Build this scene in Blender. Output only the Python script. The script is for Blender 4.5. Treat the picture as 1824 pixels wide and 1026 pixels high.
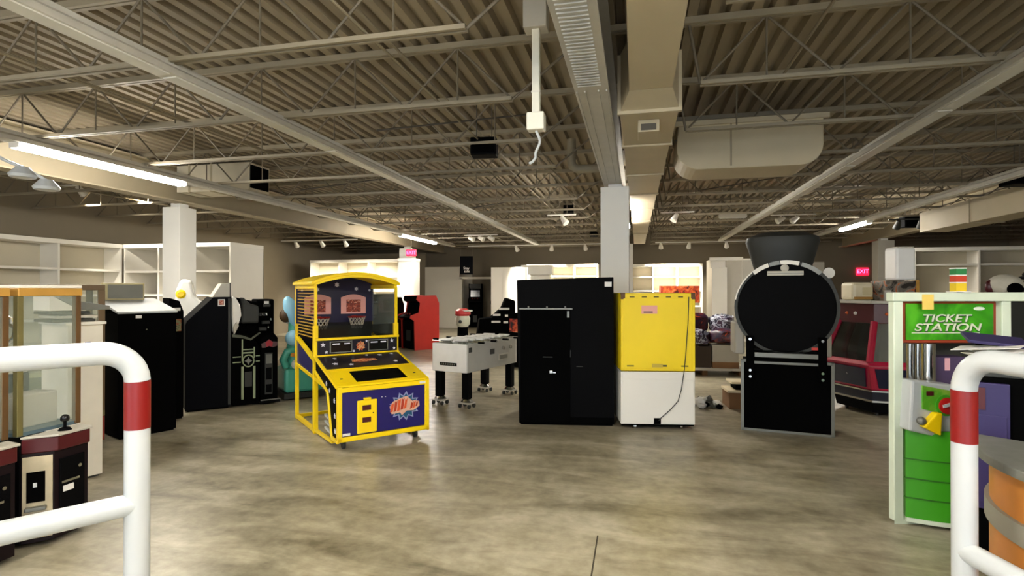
import bpy, bmesh, math, random
from mathutils import Vector, Matrix
random.seed(7)
for o in list(bpy.data.objects): bpy.data.objects.remove(o)
SC = bpy.context.scene
COL = SC.collection

# ------------------------------------------------------------------ camera, world, exposure
cam_d = bpy.data.cameras.new('camera'); cam = bpy.data.objects.new('camera', cam_d); COL.objects.link(cam)
cam.location = (0, 0, 1.7)
cam.rotation_euler = (math.radians(90.24), 0, math.radians(12.9))
cam_d.sensor_width = 36; cam_d.lens = 965 / 1824 * 36; cam_d.clip_start = .05; cam_d.clip_end = 200
SC.camera = cam
wd = bpy.data.worlds.new('world'); SC.world = wd; wd.use_nodes = True
wd.node_tree.nodes['Background'].inputs[0].default_value = (.72, .84, 1, 1)
wd.node_tree.nodes['Background'].inputs[1].default_value = 1.7
vs = SC.view_settings
vs.view_transform = 'Standard'; vs.look = 'None'; vs.gamma = 1; vs.use_curve_mapping = False
vs.exposure = 2.1
TUBE = 26.0          # emission strength of a lit fluorescent tube
SPOT = 230.0          # watts of a track spot

# ------------------------------------------------------------------ helpers
def lin(c):
    c /= 255.0
    return c / 12.92 if c <= .04045 else ((c + .055) / 1.055) ** 2.4
def rgb(h):
    return tuple(lin(int(h[i:i + 2], 16)) for i in (0, 2, 4)) + (1,)

MATS = {}
def mat(name, hexc, rough=.5, metal=0, var=.10, scale=6, bump=0, coat=0, emit=0, alpha=1, trans=0, spec=.5):
    if name in MATS: return MATS[name]
    m = bpy.data.materials.new(name); m.use_nodes = True
    nt = m.node_tree; b = nt.nodes['Principled BSDF']; L = nt.links
    c = rgb(hexc)
    b.inputs['Roughness'].default_value = rough; b.inputs['Metallic'].default_value = metal
    b.inputs['Coat Weight'].default_value = coat; b.inputs['Specular IOR Level'].default_value = spec
    if trans: b.inputs['Transmission Weight'].default_value = trans
    if alpha < 1: b.inputs['Alpha'].default_value = alpha
    tc = nt.nodes.new('ShaderNodeTexCoord'); nz = nt.nodes.new('ShaderNodeTexNoise')
    nz.inputs['Scale'].default_value = scale; nz.inputs['Detail'].default_value = 5
    L.new(tc.outputs['Object'], nz.inputs['Vector'])
    mx = nt.nodes.new('ShaderNodeMix'); mx.data_type = 'RGBA'
    mx.inputs[6].default_value = tuple(v * (1 - var) for v in c[:3]) + (1,)
    mx.inputs[7].default_value = tuple(min(1, v * (1 + var)) for v in c[:3]) + (1,)
    L.new(nz.outputs['Fac'], mx.inputs[0]); L.new(mx.outputs[2], b.inputs['Base Color'])
    if bump:
        bp = nt.nodes.new('ShaderNodeBump'); bp.inputs['Strength'].default_value = bump; bp.inputs['Distance'].default_value = .01
        n2 = nt.nodes.new('ShaderNodeTexNoise'); n2.inputs['Scale'].default_value = scale * 9; n2.inputs['Detail'].default_value = 3
        L.new(tc.outputs['Object'], n2.inputs['Vector']); L.new(n2.outputs['Fac'], bp.inputs['Height']); L.new(bp.outputs[0], b.inputs['Normal'])
    if emit:
        b.inputs['Emission Color'].default_value = c; b.inputs['Emission Strength'].default_value = emit
    MATS[name] = m; return m

def art(name, cols, scale=9, rough=.35, kind='voronoi'):
    """printed artwork: flat patches of several inks"""
    if name in MATS: return MATS[name]
    m = bpy.data.materials.new(name); m.use_nodes = True
    nt = m.node_tree; b = nt.nodes['Principled BSDF']; L = nt.links
    b.inputs['Roughness'].default_value = rough
    tc = nt.nodes.new('ShaderNodeTexCoord')
    nz = nt.nodes.new('ShaderNodeTexNoise'); nz.inputs['Scale'].default_value = scale; nz.inputs['Detail'].default_value = 4
    nz.inputs['Distortion'].default_value = 1.2
    L.new(tc.outputs['Object'], nz.inputs['Vector'])
    cr = nt.nodes.new('ShaderNodeValToRGB'); cr.color_ramp.interpolation = 'CONSTANT' if kind == 'voronoi' else 'LINEAR'
    n = len(cols); el = cr.color_ramp.elements
    while len(el) < n: el.new(.5)
    for i, h in enumerate(cols):
        el[i].position = .28 + .44 * i / n if i else 0
        el[i].color = rgb(h)
    L.new(nz.outputs['Fac'], cr.inputs[0]); L.new(cr.outputs[0], b.inputs['Base Color'])
    MATS[name] = m; return m

def glass(name, tint='c8d2c8', alpha=.25, rough=.06):
    """a thin pane: mostly see-through with a glossy coat"""
    if name in MATS: return MATS[name]
    m = bpy.data.materials.new(name); m.use_nodes = True
    nt = m.node_tree; L = nt.links; nt.nodes.remove(nt.nodes['Principled BSDF'])
    out = nt.nodes['Material Output']
    tr = nt.nodes.new('ShaderNodeBsdfTransparent'); gl = nt.nodes.new('ShaderNodeBsdfPrincipled')
    gl.inputs['Base Color'].default_value = rgb(tint); gl.inputs['Roughness'].default_value = rough
    mx = nt.nodes.new('ShaderNodeMixShader'); mx.inputs[0].default_value = alpha
    L.new(tr.outputs[0], mx.inputs[1]); L.new(gl.outputs[0], mx.inputs[2]); L.new(mx.outputs[0], out.inputs[0])
    MATS[name] = m; return m

class MB:
    def __init__(s): s.bm = bmesh.new()
    def poly(s, pts):
        return s.bm.faces.new([s.bm.verts.new(p) for p in pts])
    def box(s, x0, x1, y0, y1, z0, z1):
        v = [s.bm.verts.new((x, y, z)) for x in (x0, x1) for y in (y0, y1) for z in (z0, z1)]
        for f in ((0, 1, 3, 2), (4, 6, 7, 5), (0, 4, 5, 1), (2, 3, 7, 6), (0, 2, 6, 4), (1, 5, 7, 3)):
            s.bm.faces.new([v[i] for i in f])
        return s
    def hexa(s, p):      # 8 points: bottom ring 0-3, top ring 4-7
        v = [s.bm.verts.new(q) for q in p]
        for f in ((3, 2, 1, 0), (4, 5, 6, 7), (0, 1, 5, 4), (1, 2, 6, 5), (2, 3, 7, 6), (3, 0, 4, 7)):
            s.bm.faces.new([v[i] for i in f])
        return s
    def bar(s, p, q, w, h=None):
        h = h or w; p = Vector(p); q = Vector(q); d = (q - p).normalized()
        up = Vector((0, 0, 1)) if abs(d.z) < .95 else Vector((0, 1, 0))
        a = d.cross(up).normalized(); b = a.cross(d).normalized()
        A = [p + a * x * w / 2 + b * y * h / 2 for x, y in ((-1, -1), (1, -1), (1, 1), (-1, 1))]
        B = [r + (q - p) for r in A]
        return s.hexa(A + B)
    def cyl(s, p, q, r, r2=None, n=14, cap=True):
        r2 = r if r2 is None else r2; p = Vector(p); q = Vector(q); d = (q - p).normalized()
        up = Vector((0, 0, 1)) if abs(d.z) < .95 else Vector((0, 1, 0))
        a = d.cross(up).normalized(); b = a.cross(d).normalized()
        R = []
        for c, rr in ((p, r), (q, r2)):
            R.append([s.bm.verts.new(c + (a * math.cos(t) + b * math.sin(t)) * rr) for t in [2 * math.pi * i / n for i in range(n)]])
        for i in range(n): s.bm.faces.new((R[0][i], R[0][(i + 1) % n], R[1][(i + 1) % n], R[1][i]))
        if cap: s.bm.faces.new(R[0][::-1]); s.bm.faces.new(R[1])
        return s
    def tube(s, pts, r, n=10, closed=False):
        pts = [Vector(p) for p in pts]; N = len(pts); rings = []; prev = None
        for i, p in enumerate(pts):
            if closed: d = pts[(i + 1) % N] - pts[i - 1]
            else: d = pts[min(i + 1, N - 1)] - pts[max(i - 1, 0)]
            d.normalize()
            if prev is None:
                up = Vector((0, 0, 1)) if abs(d.z) < .9 else Vector((0, 1, 0)); a = d.cross(up).normalized()
            else: a = (prev - d * prev.dot(d)).normalized()
            prev = a; b = a.cross(d).normalized()
            rings.append([s.bm.verts.new(p + (a * math.cos(t) + b * math.sin(t)) * r) for t in [2 * math.pi * k / n for k in range(n)]])
        M_ = N if closed else N - 1
        for i in range(M_):
            A = rings[i]; B = rings[(i + 1) % N]
            for k in range(n): s.bm.faces.new((A[k], A[(k + 1) % n], B[(k + 1) % n], B[k]))
        if not closed: s.bm.faces.new(rings[0][::-1]); s.bm.faces.new(rings[-1])
        return s
    def prism(s, poly, axis, a, b):
        f = {'x': lambda u, v, t: (t, u, v), 'y': lambda u, v, t: (u, t, v), 'z': lambda u, v, t: (u, v, t)}[axis]
        A = [s.bm.verts.new(f(u, v, a)) for u, v in poly]; B = [s.bm.verts.new(f(u, v, b)) for u, v in poly]
        n = len(poly); s.bm.faces.new(A[::-1]); s.bm.faces.new(B)
        for i in range(n): s.bm.faces.new((A[i], A[(i + 1) % n], B[(i + 1) % n], B[i]))
        return s
    def ball(s, c, rx, ry=None, rz=None, u=14, v=9):
        ry = ry or rx; rz = rz or rx
        r = bmesh.ops.create_uvsphere(s.bm, u_segments=u, v_segments=v, radius=1)
        for w in r['verts']: w.co = Vector((c[0] + w.co.x * rx, c[1] + w.co.y * ry, c[2] + w.co.z * rz))
        return s
    def lathe(s, prof, c=(0, 0, 0), n=20, sx=1, sy=1):
        R = []
        for r, z in prof:
            R.append([s.bm.verts.new((c[0] + r * sx * math.cos(t), c[1] + r * sy * math.sin(t), c[2] + z)) for t in [2 * math.pi * i / n for i in range(n)]])
        for A, B in zip(R, R[1:]):
            for i in range(n): s.bm.faces.new((A[i], A[(i + 1) % n], B[(i + 1) % n], B[i]))
        s.bm.faces.new(R[0][::-1]); s.bm.faces.new(R[-1])
        return s
    def mesh(s, name, m=None, smooth=False):
        bmesh.ops.recalc_face_normals(s.bm, faces=s.bm.faces[:])
        me = bpy.data.meshes.new(name); s.bm.to_mesh(me); s.bm.free()
        if m: me.materials.append(m)
        if smooth:
            me.polygons.foreach_set('use_smooth', [True] * len(me.polygons)); me.set_sharp_from_angle(angle=math.radians(40))
        return me
    def build(s, name, m, parent=None, bevel=0, smooth=False, label=None, kind=None, sub=0):
        return put(name, s.mesh(name, m, smooth), parent, bevel, label, kind, sub)

def put(name, me, parent=None, bevel=0, label=None, kind=None, sub=0, loc=None, rot=None):
    o = bpy.data.objects.new(name, me); COL.objects.link(o); o.parent = parent
    if loc is not None: o.location = loc
    if rot is not None: o.rotation_euler = rot
    if bevel:
        b = o.modifiers.new('bevel', 'BEVEL'); b.width = bevel; b.segments = 2; b.limit_method = 'ANGLE'; b.angle_limit = .6
    if sub:
        b = o.modifiers.new('subsurf', 'SUBSURF'); b.levels = sub; b.render_levels = sub
    if label: o['label'] = label
    if kind: o['kind'] = kind
    return o

def thing(name, label, cat, loc=(0, 0, 0), rotz=0, group=None):
    o = bpy.data.objects.new(name, None); COL.objects.link(o); o.empty_display_size = .2
    o.location = loc; o.rotation_euler = (0, 0, math.radians(rotz)); o['label'] = label; o['category'] = cat
    if group: o['group'] = group
    return o
def struct(o, label=None):
    o['kind'] = 'structure'
    if label: o['label'] = label
    return o

def text(s, size, m, parent, loc, rot=(math.pi / 2, 0, 0), depth=.003, name='lettering', sx=1, shear=0, align='CENTER'):
    c = bpy.data.curves.new('t', 'FONT'); c.body = s; c.size = size; c.extrude = depth; c.align_x = align; c.align_y = 'CENTER'; c.shear = shear
    c.offset = size * .012
    t = bpy.data.objects.new('t', c); COL.objects.link(t)
    bpy.context.view_layer.update()
    me = bpy.data.meshes.new_from_object(t.evaluated_get(bpy.context.evaluated_depsgraph_get()))
    bpy.data.objects.remove(t); bpy.data.curves.remove(c)
    me.materials.clear(); me.materials.append(m); me.name = name
    o = put(name, me, parent, loc=loc, rot=rot); o.scale = (sx, 1, 1)
    return o

def star(mb, cx, cz, r, y, t=.004, n=5, ri=.45, a0=math.pi / 2):
    pts = []
    for i in range(2 * n):
        rr = r if i % 2 == 0 else r * ri; a = a0 + math.pi * i / n
        pts.append((cx + rr * math.cos(a), cz + rr * math.sin(a)))
    mb.prism(pts, 'y', y - t, y)

def spot(parent, name, pos, aim, watts, size=75, col=(1, .93, .8)):
    l = bpy.data.lights.new(name, 'SPOT'); l.energy = watts; l.spot_size = math.radians(size); l.spot_blend = .6; l.color = col; l.shadow_soft_size = .06
    o = bpy.data.objects.new(name, l); COL.objects.link(o); o.parent = parent
    o.location = pos; d = Vector(aim) - Vector(pos); o.rotation_euler = d.to_track_quat('-Z', 'Y').to_euler()
    return o

# ------------------------------------------------------------------ materials
def concrete():
    m = bpy.data.materials.new('sealed_concrete'); m.use_nodes = True
    nt = m.node_tree; b = nt.nodes['Principled BSDF']; L = nt.links
    tc = nt.nodes.new('ShaderNodeTexCoord')
    def noise(sc, det, dist=0, vec=None):
        n = nt.nodes.new('ShaderNodeTexNoise'); n.inputs['Scale'].default_value = sc; n.inputs['Detail'].default_value = det
        n.inputs['Distortion'].default_value = dist; n.inputs['Roughness'].default_value = .62
        L.new(vec or tc.outputs['Object'], n.inputs['Vector']); return n
    mp = nt.nodes.new('ShaderNodeMapping'); mp.inputs['Scale'].default_value = (.55, 1.9, 1); mp.inputs['Rotation'].default_value = (0, 0, .22)
    L.new(tc.outputs['Object'], mp.inputs['Vector'])
    n1 = noise(.55, 6, .6); n2 = noise(1.6, 9, 1.0, mp.outputs[0]); n3 = noise(9, 6)
    r1 = nt.nodes.new('ShaderNodeValToRGB'); e = r1.color_ramp.elements
    e[0].position = .37; e[0].color = rgb('5f5742'); e[1].position = .62; e[1].color = rgb('bdb59e')
    x = e.new(.49); x.color = rgb('958c74')
    ad = nt.nodes.new('ShaderNodeMix'); ad.data_type = 'FLOAT'; ad.inputs[0].default_value = .55
    L.new(n1.outputs['Fac'], ad.inputs[2]); L.new(n2.outputs['Fac'], ad.inputs[3])
    ad2 = nt.nodes.new('ShaderNodeMix'); ad2.data_type = 'FLOAT'; ad2.inputs[0].default_value = .22
    L.new(ad.outputs[0], ad2.inputs[2]); L.new(n3.outputs['Fac'], ad2.inputs[3])
    L.new(ad2.outputs[0], r1.inputs[0]); L.new(r1.outputs[0], b.inputs['Base Color'])
    mr = nt.nodes.new('ShaderNodeMapRange'); mr.inputs['To Min'].default_value = .22; mr.inputs['To Max'].default_value = .48
    L.new(n2.outputs['Fac'], mr.inputs['Value']); L.new(mr.outputs[0], b.inputs['Roughness'])
    bp = nt.nodes.new('ShaderNodeBump'); bp.inputs['Strength'].default_value = .08; bp.inputs['Distance'].default_value = .01
    L.new(n2.outputs['Fac'], bp.inputs['Height']); L.new(bp.outputs[0], b.inputs['Normal'])
    return m
FLOOR = concrete()
DECK = mat('painted_deck', '8d8069', .75, var=.16, scale=1.5)
STEEL = mat('painted_steel', '8d826c', .6, var=.15, scale=3)
STEELD = mat('dark_steel', '4a453c', .6, var=.2, scale=3)
BEAM = mat('galvanised_beam', 'b9b6ad', .45, metal=.25, var=.18, scale=5)
DUCT = mat('duct_paint', 'b5a88c', .6, var=.1, scale=2)
GALV = mat('galvanised_strip', 'c6c2b6', .5, metal=.2, var=.12, scale=8)
WALL = mat('wall_paint', '857a66', .85, var=.08, scale=1.2)
WALLW = mat('off_white_wall', 'd6cfbf', .8, var=.05, scale=1.2)
WHITE = mat('white_laminate', 'e9e4d8', .45, var=.04, scale=2)
SHELFB = mat('shelf_back', 'c9c0aa', .7, var=.06, scale=2)
COLW = mat('column_paint', 'eeebe2', .6, var=.05, scale=2)
PIPEW = mat('pipe_white', 'bcc0c0', .3, var=.03, scale=4, coat=.3)
RED = mat('band_red', '7e0d0b', .4, var=.06)
YEL = mat('machine_yellow', 'ffd600', .38, var=.05, coat=.2)
YELP = mat('panel_yellow', 'f2d200', .5, var=.04)
NAVY = mat('navy_vinyl', '1c1560', .3, var=.12, coat=.3)
BLK = mat('black_laminate', '040405', .65, var=.3, spec=.06)
BLKM = mat('black_matte', '020202', .85, var=.3, spec=.04)
BLKG = mat('black_gloss', '08080a', .18, var=.3)
CHAR = mat('charcoal', '2b2c28', .6, var=.15)
GREY = mat('grey_metal', '7d7d76', .45, metal=.5, var=.12)
CHR = mat('chrome', 'c9c9c6', .2, metal=1, var=.05)
LGREY = mat('light_grey', 'b9b3a5', .55, var=.06)
WOODY = mat('honey_wood', 'b98a3e', .4, var=.18, scale=10, coat=.2)
WOODO = mat('orange_wood', 'c07a32', .4, var=.15, scale=8)
REDB = mat('red_brown', '7a2a18', .45, var=.15)
MAR = mat('maroon', '4a0f14', .4, var=.15)
PURP = mat('purple_plastic', '2a2050', .5, var=.1)
PAPER = mat('paper_white', 'e6e2dc', .7, var=.03)
PINK = mat('pink_paper', 'e6a59a', .7, var=.05)
ORNG = mat('orange_print', 'd9622a', .5, var=.2, scale=30)
TEAL = mat('teal_print', '1c5470', .5, var=.15)
CARD = mat('cardboard', '7d5a38', .8, var=.12, scale=5)
TUBEM = mat('lit_tube', 'fffaf0', .4, emit=TUBE, var=0)
OFFT = mat('unlit_lens', 'cdcabf', .4, var=.05)
EXITR = mat('exit_red', 'ff2440', .4, emit=6, var=0)
EXITB = mat('exit_face', 'b0122a', .4, emit=1.1, var=0)
GLASS = glass('clear_pane', 'b8c4b4', .16)
GLASSD = glass('smoked_pane', '20221f', .62)

# ------------------------------------------------------------------ the building shell
XL, XR, YF, YB, ZD = -13.6, 14.0, -4.5, 24.6, 4.22
struct(MB().box(XL, XR, YF, YB, -.12, 0).build('floor', FLOOR))
fl = bpy.data.objects['floor']
MB().box(-.266, -.256, YF, 3.8, -.0005, .0012).build('control_joint', mat('joint_dark', '3b3426', .9, var=.3, scale=20), fl)
struct(MB().box(XL - .15, XL, YF, YB, 0, 4.4).build('wall_left', WALL))
struct(MB().box(XR, XR + .15, YF, YB, 0, 4.4).build('wall_right', WALL))
struct(MB().box(XL - .15, XR + .15, YB, YB + .15, 0, 4.4).build('wall_back', WALL))
# entrance wall behind the photographer with two glazed shop fronts
w = MB()
for a, b in ((XL, -9), (-3.2, -1.2), (4.8, XR)): w.box(a, b, YF - .15, YF, 0, 4.4)
for a, b in ((-9, -3.2), (-1.2, 4.8)): w.box(a, b, YF - .15, YF, 3.0, 4.4)
struct(w.build('wall_front', WALLW))
for k, (a, b) in enumerate(((-9, -3.2), (-1.2, 4.8)), 1):
    f = MB(); n = 4
    for i in range(n + 1):
        x = a + (b - a) * i / n; x = min(max(x, a + .03), b - .03); f.box(x - .03, x + .03, YF - .12, YF - .04, 0, 3)
    f.box(a, b, YF - .12, YF - .04, 0, .08); f.box(a, b, YF - .12, YF - .04, 2.92, 3); f.box(a, b, YF - .12, YF - .04, 2.2, 2.26)
    fo = struct(f.build('window_%d' % k, GREY))
    for i in range(n):
        MB().box(a + (b - a) * i / n + .03, a + (b - a) * (i + 1) / n - .03, YF - .085, YF - .075, .08, 2.92).build('pane', GLASS, fo)
# corrugated roof deck: flutes run away from the camera
d = MB(); pitch = .185; x = XL; prof = []
while x < XR:
    prof += [(x, ZD), (x + .085, ZD), (x + .105, ZD + .075), (x + .165, ZD + .075)]; x += pitch
va = [d.bm.verts.new((px, YF, pz)) for px, pz in prof]; vb = [d.bm.verts.new((px, YB, pz)) for px, pz in prof]
for i in range(len(prof) - 1): d.bm.faces.new((va[i], va[i + 1], vb[i + 1], vb[i]))
d.box(XL, XR, YF, YB, ZD + .12, ZD + .2)
ceil = struct(d.build('ceiling', DECK))
BX = (-8.98, -.38, 8.22)
# bar joists on 1.5 m centres, bearing on the girders
jt = MB(); wb = MB()
zt0, zt1, zb0, zb1 = ZD - .06, ZD, 3.59, 3.625
jt.box(XL, XR, -.045, -.008, zt0, zt1); jt.box(XL, XR, .008, .045, zt0, zt1)
spans = ((XL, -9.75), (-8.1, -1.2), (.58, 7.4), (9.05, XR))
for a, b in spans:
    jt.box(a, b, -.042, -.014, zb0, zb1); jt.box(a, b, .014, .042, zb0, zb1)
    n = max(2, round((b - a) / 1.22)); st = (b - a) / n
    for i in range(n):
        x0 = a + i * st
        wb.cyl((x0, 0, zb1 - .02), (x0 + st / 2, 0, zt0 + .02), .012, n=6); wb.cyl((x0 + st / 2, 0, zt0 + .02), (x0 + st, 0, zb1 - .02), .012, n=6)
        wb.cyl((x0 + st / 2, 0, zb1 - .02), (x0 + st / 2, 0, zt0), .009, n=6)
    if a > XL: wb.cyl((a, 0, zb1 - .02), (a - (.75 if a < 0 else .10), 0, zt0 + .02), .014, n=6)
    if b < XR: wb.cyl((b, 0, zb1 - .02), (b + .75, 0, zt0 + .02), .014, n=6)
jm = jt.mesh('joist', STEEL); wm = wb.mesh('joist_web', mat('web_steel', '6b614f', .6, var=.2, scale=3))
JY = [3.76 + 1.5 * k for k in range(-5, 14)]
for y in JY:
    j = put('joist', jm, ceil, loc=(0, y, 0)); put('joist_web', wm, j)
# bridging rods and conduits that run the other way under the joists
for x, z, r in ((-11.6, 4.1, .014), (-6.2, 4.1, .014), (-5.1, 3.66, .014), (-2.3, 4.08, .014), (-2.0, 3.66, .011), (1.6, 4.1, .014), (4.4, 4.1, .014), (4.6, 3.66, .012), (6.9, 3.66, .012), (10.8, 4.1, .014), (-7.9, 3.68, .016), (-9.6, 3.68, .016), (-10.6, 3.66, .016)):
    MB().cyl((x, YF, z), (x, YB, z), r, n=7).build('bridging_rod', STEEL, ceil)
for y0, x0, x1 in ((6.1, -3.1, -1.4), (7.4, .5, 2.6), (9.4, -6.4, -4.6), (11.2, 1.2, 3.2), (12.6, -4.2, -2.4)):
    MB().cyl((x0, y0, 3.66), (x1, y0 + 1.2, 4.12), .012, n=6).build('cross_brace', STEELD, ceil)

# girders and columns
for bx, lab in zip(BX, ('left', 'middle', 'right')):
    g = MB(); hw = .15
    g.box(bx - hw, bx + hw, YF, YB, 3.46, 3.49); g.box(bx - .012, bx + .012, YF, YB, 3.49, 4.13); g.box(bx - hw, bx + hw, YF, YB, 4.13, 4.16)
    go = struct(g.build('ceiling_girder', BEAM if lab == 'middle' else DUCT, bevel=.004), 'steel roof girder, %s of the three' % lab)
    if lab == 'middle':
        MB().box(bx - hw, bx - .02, YF, 8.9, 3.50, 3.53).build('girder_plate', BEAM, go)
        rm = MB().box(-.10, .10, -.009, .009, -.012, 0).mesh('girder_rib', BEAM)
        for i in range(46): put('girder_rib', rm, go, loc=(bx - .01, 2.2 + i * .055, 3.46), bevel=.003)
        fm = MB()
        for q in (-.13, -.06, .06, .13): fm.box(bx + q - .006, bx + q + .006, 4.8, 8.9, 3.445, 3.46)
        fm.build('girder_edge_strip', BEAM, go)
def column(x, y, s, zt, neck, m, lab):
    c = MB().box(x - s / 2, x + s / 2, y - s / 2, y + s / 2, .0, zt).build('column', m, bevel=.008)
    struct(c, lab)
    MB().box(x - .11, x + .11, y - .11, y + .11, zt, neck).build('steel_neck', COLW, c)
    MB().box(x - s / 2 - .012, x + s / 2 + .012, y - s / 2 - .012, y + s / 2 + .012, 0, .11).build('column_base', WOODO, c, bevel=.004)
column(-.34, 9.25, .46, 3.40, 3.47, COLW, 'white boxed column in the middle of the hall')
column(-9.12, 9.3, .42, 3.38, 3.47, COLW, 'white boxed column on the left')
column(-9.0, 20.4, .5, 3.38, 3.47, COLW, 'far white column on the left')
column(8.2, 20.8, .5, 3.38, 3.47, LGREY, 'far grey column on the right')
column(-.34, 20.5, .46, 3.40, 3.47, COLW, 'far white column behind the middle column')

# ------------------------------------------------------------------ ceiling services
def light_row(x, y0, y1, lits, lab, w=.15, zt=3.56):
    t = thing('strip_light_row', lab, 'strip light', (x, 0, 0))
    n = max(1, round((y1 - y0) / 2.44)); st = (y1 - y0) / n
    MB().prism([(-w / 2, zt - .03), (-w / 2 - .015, zt - .085), (w / 2 + .015, zt - .085), (w / 2, zt - .03), (.04, zt), (-.04, zt)], 'y', y0, y1).build('channel', GALV, t)
    MB().box(-.02, .02, y0, y1, zt, zt + .05).build('mounting_rail', GALV, t)
    for i in range(n):
        a = y0 + i * st + .03; b = y0 + (i + 1) * st - .03
        on = any(l0 < (a + b) / 2 < l1 for l0, l1 in lits)
        if not on: MB().box(-w / 2 + .01, w / 2 - .01, a, b, zt - .095, zt - .08).build('lens', OFFT, t)
    for l0, l1 in lits:
        m = MB()
        for q in (-.045, .045): m.cyl((q, l0, zt - .12), (q, l1, zt - .12), .038, n=12)
        m.build('lit_tube', TUBEM, t)
        for yy in (l0, l1): MB().box(-w / 2, w / 2, yy - .02, yy + .02, zt - .15, zt - .05).build('lamp_holder', WHITE, t)
    return t
light_row(-7.26, -3.6, 21.0, [(5.0, 7.45), (15.9, 18.9), (-1.5, 1.0)], 'ceiling light row above the left column with a long lit tube')
light_row(-3.78, -3.6, 20.8, [(-1.6, .9)], 'grey ceiling light row running above the yellow basketball game, lit only behind the viewer')  # the lit section is out of view behind the viewer, to light the hall
light_row(2.97, -3.6, 20.7, [(-1.6, .9)], 'grey ceiling light row above the round black machine, lit only behind the viewer')  # likewise lit only in the unseen stretch behind the viewer
light_row(5.80, -3.6, 19.9, [(15.5, 17.4), (-1.5, 1.0)], 'rightmost ceiling light row with one lit lamp far back')
light_row(-.72, -2.6, 2.7, [(.2, 2.6)], 'lit ceiling light row beside the middle girder above the viewer', zt=3.62)
light_row(-.24, 9.9, 15.0, [(10.6, 14.4)], 'short lit ceiling lamp behind the middle column', w=.1, zt=3.455)

# main duct beside the middle girder
t = thing('main_air_duct', 'long painted rectangular air duct beside the middle girder', 'air duct')
MB().box(-.06, .32, YF, 5.0, 3.50, 3.98).build('duct_section', DUCT, t, bevel=.01)
MB().hexa([(-.06, 5.0, 3.50), (.32, 5.0, 3.50), (.40, 5.35, 3.42), (-.15, 5.35, 3.42), (-.06, 5.0, 3.98), (.32, 5.0, 3.98), (.40, 5.35, 3.98), (-.15, 5.35, 3.98)]).build('duct_transition', DUCT, t)
ys = [5.35, 6.6, 8.3, 10.0, 11.8, 14.0, 17.0, 21.0]
for i in range(len(ys) - 1):
    k = i * .012
    MB().box(-.15 + k, .40 - k, ys[i] + .01, ys[i + 1] - .01, 3.42 + k * .4, 3.96).build('duct_section', DUCT, t, bevel=.006)
    MB().box(-.175 + k, .425 - k, ys[i] - .03, ys[i] + .03, 3.395 + k * .4, 3.97).build('duct_flange', DUCT, t, bevel=.004)
df = MB().box(.02, .23, 5.62, 5.95, 3.30, 3.42).build('diffuser', DUCT, t, bevel=.005)
MB().box(.05, .20, 5.615, 5.622, 3.315, 3.38).build('diffuser_opening', STEELD, df)
# rounded cross duct on the right
t = thing('rounded_cross_duct', 'beige round-bottomed duct stub crossing right of the middle girder', 'air duct')
pr = [(.55, 3.88), (.52, 3.62)] + [(.52 + .30 - .30 * math.cos(a), 3.55 - .28 * math.sin(a)) for a in [i * math.pi / 2 / 8 for i in range(9)]] + [(2.02 + .25 * math.sin(a), 3.52 - .25 * math.cos(a)) for a in [i * math.pi / 2 / 6 for i in range(7)]] + [(2.27, 3.88)]
MB().prism(pr, 'y', 7.40, 8.12).build('duct_body', DUCT, t, bevel=.012)
MB().box(.45, 2.33, 7.37, 7.41, 3.84, 3.90).build('duct_rim', DUCT, t)
MB().box(1.18, 1.20, 7.39, 7.402, 3.30, 3.84).build('duct_seam', STEEL, t)
# left open-ended duct
t = thing('open_duct', 'pale rectangular duct with a black open end above the left column', 'air duct')
MB().box(-8.80, -7.17, 8.90, 9.50, 3.62, 4.14).build('duct_body', mat('duct_cream', 'd8ceb6', .6), t, bevel=.008)
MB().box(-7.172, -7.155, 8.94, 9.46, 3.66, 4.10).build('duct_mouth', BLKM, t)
for x in (-8.5, -8.0): MB().box(x - .02, x + .02, 8.885, 9.515, 3.605, 4.155).build('duct_flange', DUCT, t)
# right-hand duct and dark boxes
t = thing('side_air_duct', 'brown-beige duct running along the far right ceiling', 'air duct')
MB().box(6.7, 7.3, 3.5, 15.0, 3.10, 3.57).build('duct_body', DUCT, t, bevel=.01)
for y in (5, 7, 9, 11, 13): MB().box(6.68, 7.32, y - .03, y + .03, 3.08, 3.58).build('duct_flange', DUCT, t)

def hung_box(x, y, z, w, h, lab):
    t = thing('hanging_speaker', lab, 'speaker', (x, y, z), 8)
    MB().box(-w / 2, w / 2, 0, w * .7, 0, h).build('housing', BLK, t, bevel=.012)
    MB().box(-w / 2 + .025, w / 2 - .025, -.012, 0, .025, h - .025).build('grille', BLKM, t)
    for q in (-w * .3, w * .3): MB().cyl((q, w * .3, h), (q, w * .3, ZD - z), .006, n=6).build('hanger', STEELD, t)
hung_box(-1.93, 6.75, 3.46, .34, .23, 'black ceiling speaker box left of the hanging pole')
hung_box(-1.85, 15.3, 3.90, .32, .22, 'small black ceiling box left of the middle column')
hung_box(-1.45, 19.5, 3.62, .28, .18, 'tiny black ceiling box low beside the middle column')
hung_box(6.35, 10.6, 3.46, .5, .26, 'black ceiling box near the rightmost light row')
hung_box(7.0, 16.0, 3.34, .40, .28, 'black square ceiling box below the far right duct')

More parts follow.
